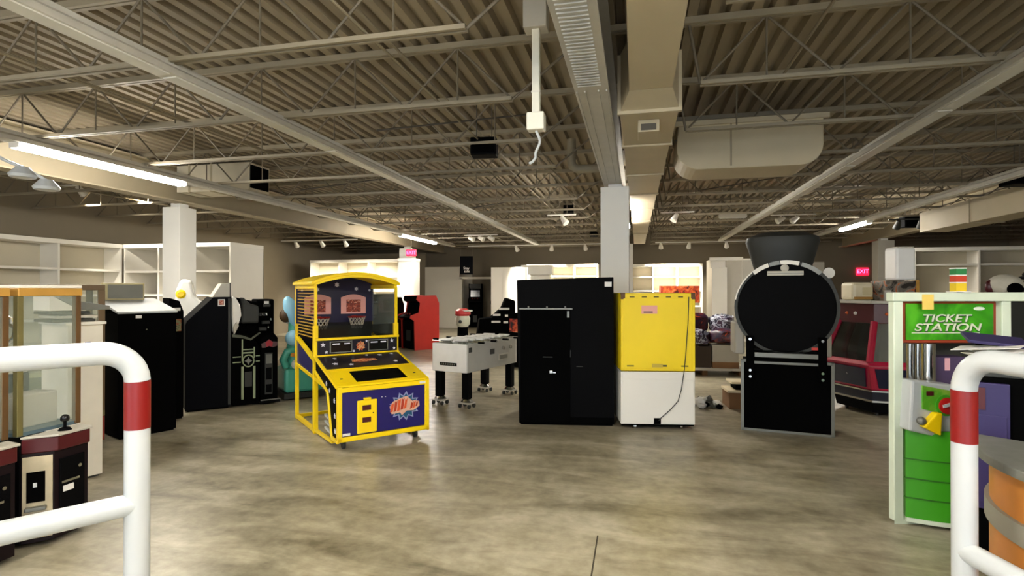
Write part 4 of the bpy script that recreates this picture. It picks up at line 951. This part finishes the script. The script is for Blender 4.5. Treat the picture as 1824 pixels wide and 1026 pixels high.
# things stacked on the pusher
t = thing('cream_moulded_box', 'cream rounded moulded box lying on the coin pusher', 'box', (3.10, 8.42, 1.56), 12)
MB().box(-.17, .12, 0, .30, 0, .25).build('shell', mat('cream_plastic', 'e8dcbc', .4), t, bevel=.04); MB().box(-.04, .10, -.006, .01, .07, .18).build('inset', mat('inset_cream', 'd6c79c', .4), t, bevel=.004); MB().box(-.15, .1, -.008, .02, .015, .05).build('gold_edge', WOODY, t)
t = thing('picture_carton', 'carton with orange and dark picture beside the cream box', 'carton', (3.40, 8.24, 1.56), 10)
MB().box(-.13, .26, 0, .34, 0, .27).build('carton', art('carton_photo', ['2a2420', '6a6258', '8a8074', 'b8602c', '3a2a22'], 6), t, bevel=.004); MB().box(.26, .30, -.006, .3, 0, .275).build('gold_side', WOODY, t); MB().box(-.15, -.06, -.004, .02, .0, .14).build('grey_tab', LGREY, t)
t = thing('white_tank', 'white round-edged box standing on top of the picture carton', 'box', (3.44, 8.28, 1.838), 10)
MB().box(-.02, .24, 0, .26, 0, .44).build('tank', mat('tank_white', 'f6f4ee', .4, var=.03), t, bevel=.03)
MB().box(.0, .22, .01, .25, .44, .45).build('lid', WHITE, t, bevel=.006)

def ticket_station():
    t = thing('ticket_machine', 'green ticket counting machine in a pale frame on the right', 'ticket machine', (1.83, 4.47, 0), 13)
    W = .86; FR = mat('frame_pale', 'd3ddc6', .45); GRN = mat('machine_green', '3f9a1c', .35, var=.2, scale=3)
    for x in (0, W - .07): MB().box(x, x + .07, 0, .06, .02, 1.62).build('frame_post', FR, t, bevel=.006)
    MB().box(-.01, 1.25, -.01, .07, 1.62, 1.685).build('frame_top', FR, t, bevel=.006)
    MB().prism([(0, 0), (W, 0), (W, .4), (.35, .4)], 'z', 0, .03).build('frame_bottom', FR, t)
    sg = MB().box(.085, .80, .05, .08, 1.31, 1.617).build('sign_border', mat('sign_red', '9c3a1c', .4), t, bevel=.01)
    MB().box(.12, .765, .042, .05, 1.335, 1.602).build('sign_face', art('sign_green', ['1c5a10', '2c7a14', '3c9a18', '57b824'], 2.5, .25, 'linear'), sg)
    LT = mat('letter_cream', 'd8dcc2', .4); SHD = mat('letter_shadow', '123a10', .5)
    for s_, x, z, sz, sx in (('TICKET', .41, 1.492, .078, 1.38), ('STATION', .42, 1.425, .078, 1.5)):
        text(s_, sz, SHD, sg, (x + .006, .041, z - .006), sx=sx, shear=.2, name='lettering_shadow')
        text(s_, sz, LT, sg, (x, .037, z), sx=sx, shear=.2)
    MB().box(.16, .66, .038, .041, 1.383, 1.389).build('sign_underline', LT, sg)
    MB().ball((.66, .045, 1.565), .05, .006, .016).build('sign_badge', FR, sg)
    # back works behind the head
    for x, r, z0 in ((.13, .022, .98), (.19, .016, .92), (.27, .045, .96)): MB().cyl((x + .06, .1, z0), (x + .06, .1, 1.30), r).build('chrome_tube', CHR, t, smooth=True)
    MB().box(.42, .80, .24, .45, .95, 1.3).build('dark_housing', CHAR, t); MB().box(.38, .62, .10, .24, .98, 1.2).build('purple_housing', mat('housing_violet', '46365a', .5), t)
    # feeder head: white bezel, green face, red wheel
    hd = MB().prism([(.04, .70), (.40, .62), (.40, 1.02), (.06, 1.06)], 'y', -.10, .06).build('feeder_head', PIPEW, t, bevel=.015)
    MB().prism([(.125, .86), (.36, .80), (.37, .98), (.125, 1.025)], 'y', -.112, -.10).build('green_face', art('face_green', ['2c7a14', '57a824', '8ab83c'], 5, .3, 'linear'), hd)
    MB().lathe([(.075, 0), (.075, .01), (.06, .012)], (0, 0, 0), 22).build('button_ring', GRN, hd).matrix_basis = Matrix.Translation((.285, -.112, .885)) @ Matrix.Rotation(math.pi / 2, 4, 'X')
    MB().lathe([(.058, .0), (.058, .02), (.035, .03)], (0, 0, 0), 22).build('red_wheel', mat('wheel_red', 'b01a18', .3), hd, smooth=True).matrix_basis = Matrix.Translation((.285, -.115, .885)) @ Matrix.Rotation(math.pi / 2, 4, 'X')
    MB().bar((.24, -.15, .885), (.32, -.15, .91), .01, .02).build('wheel_handle', PIPEW, hd)
    MB().box(.15, .20, -.116, -.112, .955, .985).build('ticket_slot', MAR, hd)
    MB().prism([(.10, .74), (.22, .68), (.23, .84), (.19, .84)], 'y', -.16, -.10).build('yellow_spout', YEL, hd, bevel=.01); MB().ball((.10, -.13, .78), .03).build('spout_nut', GREY, hd)
    # curved green lower body
    n = 10; cv = [(.07 + .68 * i / n, -.02 - .13 * math.sin(math.pi * i / n)) for i in range(n + 1)]
    MB().prism(cv + [(.75, .45), (.42, .45), (.10, .05)], 'z', .06, .70).build('green_body', GRN, t, smooth=True)
    cv2 = [(x, y - .008) for x, y in cv]
    for z in (.20, .34, .48): MB().prism(cv2 + [(.75, .0), (.07, .0)], 'z', z, z + .008).build('body_groove', mat('groove_green', '2a6a14', .5), t)
    MB().prism(cv2 + [(.75, .40), (.42, .40), (.10, .05)], 'z', .03, .06).build('base_rim', FR, t)
    # tags taped to the frame
    MB().box(.20, .28, -.016, -.010, 1.56, 1.67).build('yellow_tag', mat('tag_yellow', 'e8c860', .6), t); MB().box(.35, .385, -.03, -.025, 1.12, 1.21).build('pink_tag', mat('tag_pink', 'e8b0bc', .6), t)
    return t
ticket_station()
# small things on top of the frame
t = thing('striped_carton', 'small green, red and yellow striped carton on the pale frame', 'carton', (2.30, 4.60, 1.686), 13)
for z, h, m_ in ((0, .07, mat('stripe_yellow', 'e0c020', .5)), (.07, .055, mat('stripe_red', 'c03a1c', .5)), (.125, .05, mat('stripe_green', '1e7a3c', .5))):
    MB().box(-.038, .038, -.03, .03, z, z + h).build('stripe', m_, t)
for z in (.066, .12, .17): MB().box(-.040, .040, -.032, .032, z, z + .008).build('white_line', PAPER, t)
MB().box(-.05, .055, -.05, .05, -.0, .006).build('paper_slip', PAPER, t)
# papers and purple cloth beside the ticket machine
t = thing('paper_pile', 'pile of white papers with a purple folder beside the ticket machine', 'papers', (2.13, 3.90, 1.29), -20)
random.seed(5)
for i in range(6):
    p = MB().box(-.16, .16, -.11, .11, 0, .004).build('sheet', PAPER, t); p.location = (random.uniform(-.04, .1), random.uniform(-.03, .03), i * .012); p.rotation_euler = (random.uniform(-.06, .06), random.uniform(-.15, .05), random.uniform(-.6, .6))
f = MB().box(-.16, .14, -.1, .1, 0, .02).build('folder', PURP, t, bevel=.004); f.location = (.03, .06, .09); f.rotation_euler = (.2, .1, .1)
t = thing('purple_cabinet', 'purple and black cabinet standing behind the right guard rail', 'cabinet', (1.98, 3.82, 0), -25)
MB().box(0, .60, 0, .42, .02, 1.18).build('body', BLKM, t, bevel=.008); MB().box(-.0, .60, .02, .40, 1.18, 1.255).build('top_box', CHAR, t, bevel=.006)
p = MB().box(.0, .17, -.03, 0, .40, 1.15).build('purple_door', PURP, t, bevel=.006); MB().box(.015, .155, -.036, -.03, .44, .70).build('door_panel', PURP, p, bevel=.004); MB().box(.015, .155, -.036, -.03, .74, .96).build('door_panel', PURP, p, bevel=.004)
MB().box(.015, .06, -.037, -.03, .99, 1.12).build('maroon_patch', MAR, p)
MB().box(.05, .55, .03, .4, 0, .02).build('plinth', BLKM, t)
# curved reception counter at the lower right
t = thing('curved_counter', 'curved wooden counter with a grey top in the lower right corner', 'counter', (2.60, 3.0, 0))
def arcpts(R, n=20): return [(R * math.cos(a), R * math.sin(a)) for a in [math.radians(140 + 100 * i / n) for i in range(n + 1)]]
MB().prism(arcpts(.92) + arcpts(.45)[::-1], 'z', .84, .885).build('counter_top', mat('top_grey', '6a6a62', .5, var=.3, scale=12), t, bevel=.006)
MB().prism(arcpts(.86) + arcpts(.5)[::-1], 'z', .62, .84).build('wood_front', WOODO, t, smooth=True); MB().prism(arcpts(.88) + arcpts(.5)[::-1], 'z', .52, .62).build('grey_band', mat('band_grey', '8a8678', .5), t, smooth=True); MB().prism(arcpts(.86) + arcpts(.5)[::-1], 'z', .10, .52).build('lower_front', WOODO, t, smooth=True)
MB().prism(arcpts(.80) + arcpts(.5)[::-1], 'z', 0, .10).build('toe_kick', BLKM, t)

# toys and frame on a low cabinet behind the ticket machine
t = thing('long_low_cabinet', 'dark cabinet behind the green ticket machine carrying soft toys', 'cabinet', (4.52, 8.0, 0), 8)
MB().box(0, 2.4, 0, .7, .02, 1.60).build('body', BLKM, t, bevel=.008); MB().box(-.02, 2.42, -.02, .72, 1.60, 1.625).build('top', LGREY, t, bevel=.004); MB().box(.05, 2.35, .03, .68, 0, .02).build('plinth', BLKM, t)
for i in range(3): MB().box(.04 + i * .79, .80 + i * .79, -.012, 0, .1, 1.55).build('door', CHAR, t, bevel=.004)
def plush(lab, x, m, rx, rz, kids, y=8.32):
    t = thing('soft_toy', lab, 'soft toy', (x, y + (x - 4.35) * .14, 1.626))
    MB().ball((0, 0, rz * .55), rx, rx * .8, rz * .55).build('body', m, t, smooth=True)
    for n_, c, r, mm in kids: MB().ball(c, r[0], r[1], r[2]).build(n_, mm, t, smooth=True)
plush('white dome-shaped soft toy with dark face on the low cabinet', 4.72, mat('plush_white', 'cfc8b4', .9, bump=.3), .20, .26, (('dark_face', (.02, -.16, .09), (.09, .04, .08), BLKM), ('ear', (-.17, 0, .12), (.06, .05, .09), MAR)))
plush('black hatted soft toy with tan face on the low cabinet', 5.10, mat('plush_black', '100e0c', .9, bump=.3), .17, .22, (('tan_face', (.02, -.13, .12), (.11, .05, .10), mat('plush_tan', '8a6a40', .9)), ('hat_brim', (0, 0, .24), (.20, .2, .03), mat('plush_black', '')), ('hat_crown', (0, 0, .28), (.15, .13, .06), mat('plush_black', ''))))
plush('large black soft toy right of the striped carton', 5.62, mat('plush_black', ''), .20, .34, (('ear', (.18, 0, .26), (.09, .06, .06), mat('plush_black', '')), ('ear', (-.2, 0, .28), (.09, .06, .06), mat('plush_black', ''))))
plush('small brown soft toy near the right edge', 6.0, mat('plush_brown', '5a3018', .9, bump=.3), .16, .20, (('head', (0, -.02, .21), (.10, .09, .08), mat('plush_brown', '')),))
t = thing('framed_picture', 'dark framed picture leaning at the right edge', 'picture', (6.36, 8.45, 1.626), 6)
MB().box(-.22, .22, 0, .03, 0, .36).build('frame', BLK, t, bevel=.006); MB().box(-.16, .16, -.004, 0, .06, .30).build('print', mat('print_grey', '38332e', .5, var=.4), t)

# ------------------------------------------------------------------ merchandise behind the yellow cabinet
t = thing('low_pallet_table', 'low white platform under the boxes behind the yellow cabinet', 'platform', (.55, 11.3, 0), 5)
MB().box(0, 1.6, 0, 1.2, .10, .17).build('deck', WHITE, t, bevel=.005)
for x in (.1, .8, 1.5): MB().box(x - .05, x + .05, .05, .85, 0, .10).build('runner', CARD, t)
def carton(lab, loc, rz, w_, dp, h, m, tape=True, flap=None):
    t = thing('carton', lab, 'carton', loc, rz)
    MB().box(0, w_, 0, dp, 0, h).build('box', m, t, bevel=.004)
    if tape: MB().box(w_ * .45, w_ * .55, -.002, dp, h, h + .002).build('tape', mat('tape_tan', 'b09068', .4), t)
    if flap: MB().box(*flap).build('flap', m, t)
    return t
carton('dark brown carton under the printed bags', (.95, 11.25, .171), 5, .50, .5, .42, mat('carton_dark', '3a2c20', .7))
t = carton('grey-white carton with brown bottom under the printed bags', (1.47, 11.25, .171), 5, .48, .5, .45, mat('carton_grey', 'b4aea0', .6))
MB().box(-.004, .484, -.004, .3, 0, .12).build('brown_bottom', CARD, t)
t = thing('standing_rack', 'thin dark rack upright beside the grey-white carton', 'rack', (2.24, 11.3, 0), 0)
for x in (0, .09): MB().box(x, x + .03, 0, .05, 0, .78).build('upright', BLK, t)
MB().box(0, .12, 0, .05, .4, .43).build('rung', BLK, t); MB().box(0, .12, 0, .3, 0, .03).build('foot', BLK, t)
BAG1 = art('bag_print_dark', ['140c18', '3a1830', '201a38', '5a1a1c', '1a1424', 'c04a28'], 5); BAG2 = art('bag_print_light', ['141220', '2a2440', 'b8bcc8', '3a2038', '70748a'], 7)
def bag(lab, loc, rx, ry, rz_, m, rz=0):
    t = thing('printed_bag', lab, 'bag', loc, rz)
    mb = MB().ball((0, 0, rz_ * .9), rx, ry, rz_, 18, 12); random.seed(lab)
    for v in mb.bm.verts:
        q = Vector((v.co.x / rx, v.co.y / ry, v.co.z / rz_ - .9)); q = Vector([math.copysign(abs(c) ** .55, c) for c in q])
        v.co = Vector((q.x * rx, q.y * ry, (q.z + .9) * rz_ * .95)); v.co.z = max(v.co.z, 0.04); v.co += Vector((random.uniform(-1, 1), random.uniform(-1, 1), random.uniform(-.5, 1))) * .03
    mb.build('bag', m, t, smooth=True)
    MB().tube([(-rx * .3, 0, rz_ * 1.75), (-rx * .1, 0, rz_ * 1.95), (rx * .2, 0, rz_ * 1.9)], .014, 6).build('bag_knot', m, t, smooth=True)
bag('crumpled dark purple printed bag lying on the dark brown carton', (1.13, 11.5, .60), .28, .26, .17, BAG2, 10)
bag('crumpled black and white printed bag on the grey-white carton', (1.73, 11.5, .63), .28, .26, .16, BAG1, -20)
bag('maroon printed bag on top of the bag pile', (1.16, 12.15, .81), .30, .26, .22, BAG1, 30)
t = thing('bag_crate', 'dark cardboard crate under the topmost printed bags', 'crate', (1.0, 11.86, 0), 5)
MB().box(-.1, 1.05, 0, .55, .171, .80).build('crate', CARD, t)
bag('dark printed bag leaning right of the maroon bag', (1.77, 12.2, .81), .28, .24, .20, BAG2, 70)
t = thing('orange_banner_box', 'long orange printed box on a stand behind the yellow cabinet', 'box', (.55, 12.8, 0), 4)
MB().box(0, .85, 0, .4, 1.42, 1.80).build('box', art('orange_box', ['5a1810', 'c8421c', 'e8702c', 'f0905c'], 6), t, bevel=.005)
MB().box(.05, .62, .05, .35, 0, 1.42).build('stand', BLKM, t)
# floor clutter left of the round machine
t = carton('brown cardboard carton on the floor left of the round machine', (1.30, 8.25, 0), 4, .42, .45, .24, CARD, False)
MB().box(-.03, .45, -.03, .40, .24, .27).build('white_lid', mat('lid_cream', 'e6d6b4', .6), t)
t = thing('black_tray', 'small black box on the brown cardboard carton', 'box', (1.39, 8.30, .271), 4)
MB().box(0, .30, 0, .3, 0, .085).build('tray', BLKM, t, bevel=.004); MB().box(-.06, .30, -.02, .32, .085, .115).build('lid', mat('lid_cream', ''), t, bevel=.004); MB().box(.22, .28, -.004, 0, .02, .07).build('tag', GREY, t)
t = thing('crumpled_packaging', 'crumpled black and white packaging on the floor by the carton', 'packaging', (.99, 8.32, 0), 0)
random.seed(11)
for i in range(12):
    x, y = random.uniform(-.18, .20), random.uniform(-.1, .12); a = random.uniform(0, 3); r = random.uniform(.05, .09)
    m_ = MB(); m_.ball((0, 0, 0), r, r * .7, r * .55, 7, 5)
    for v in m_.bm.verts: v.co += Vector((random.uniform(-1, 1), random.uniform(-1, 1), random.uniform(-1, 1))) * .012
    o = m_.build('crumple', (BLKM, PAPER, GREY, PAPER)[i % 4], t); o.location = (x, y, r * .55 + (.06 if i > 7 else 0)); o.rotation_euler = (0, 0, a)
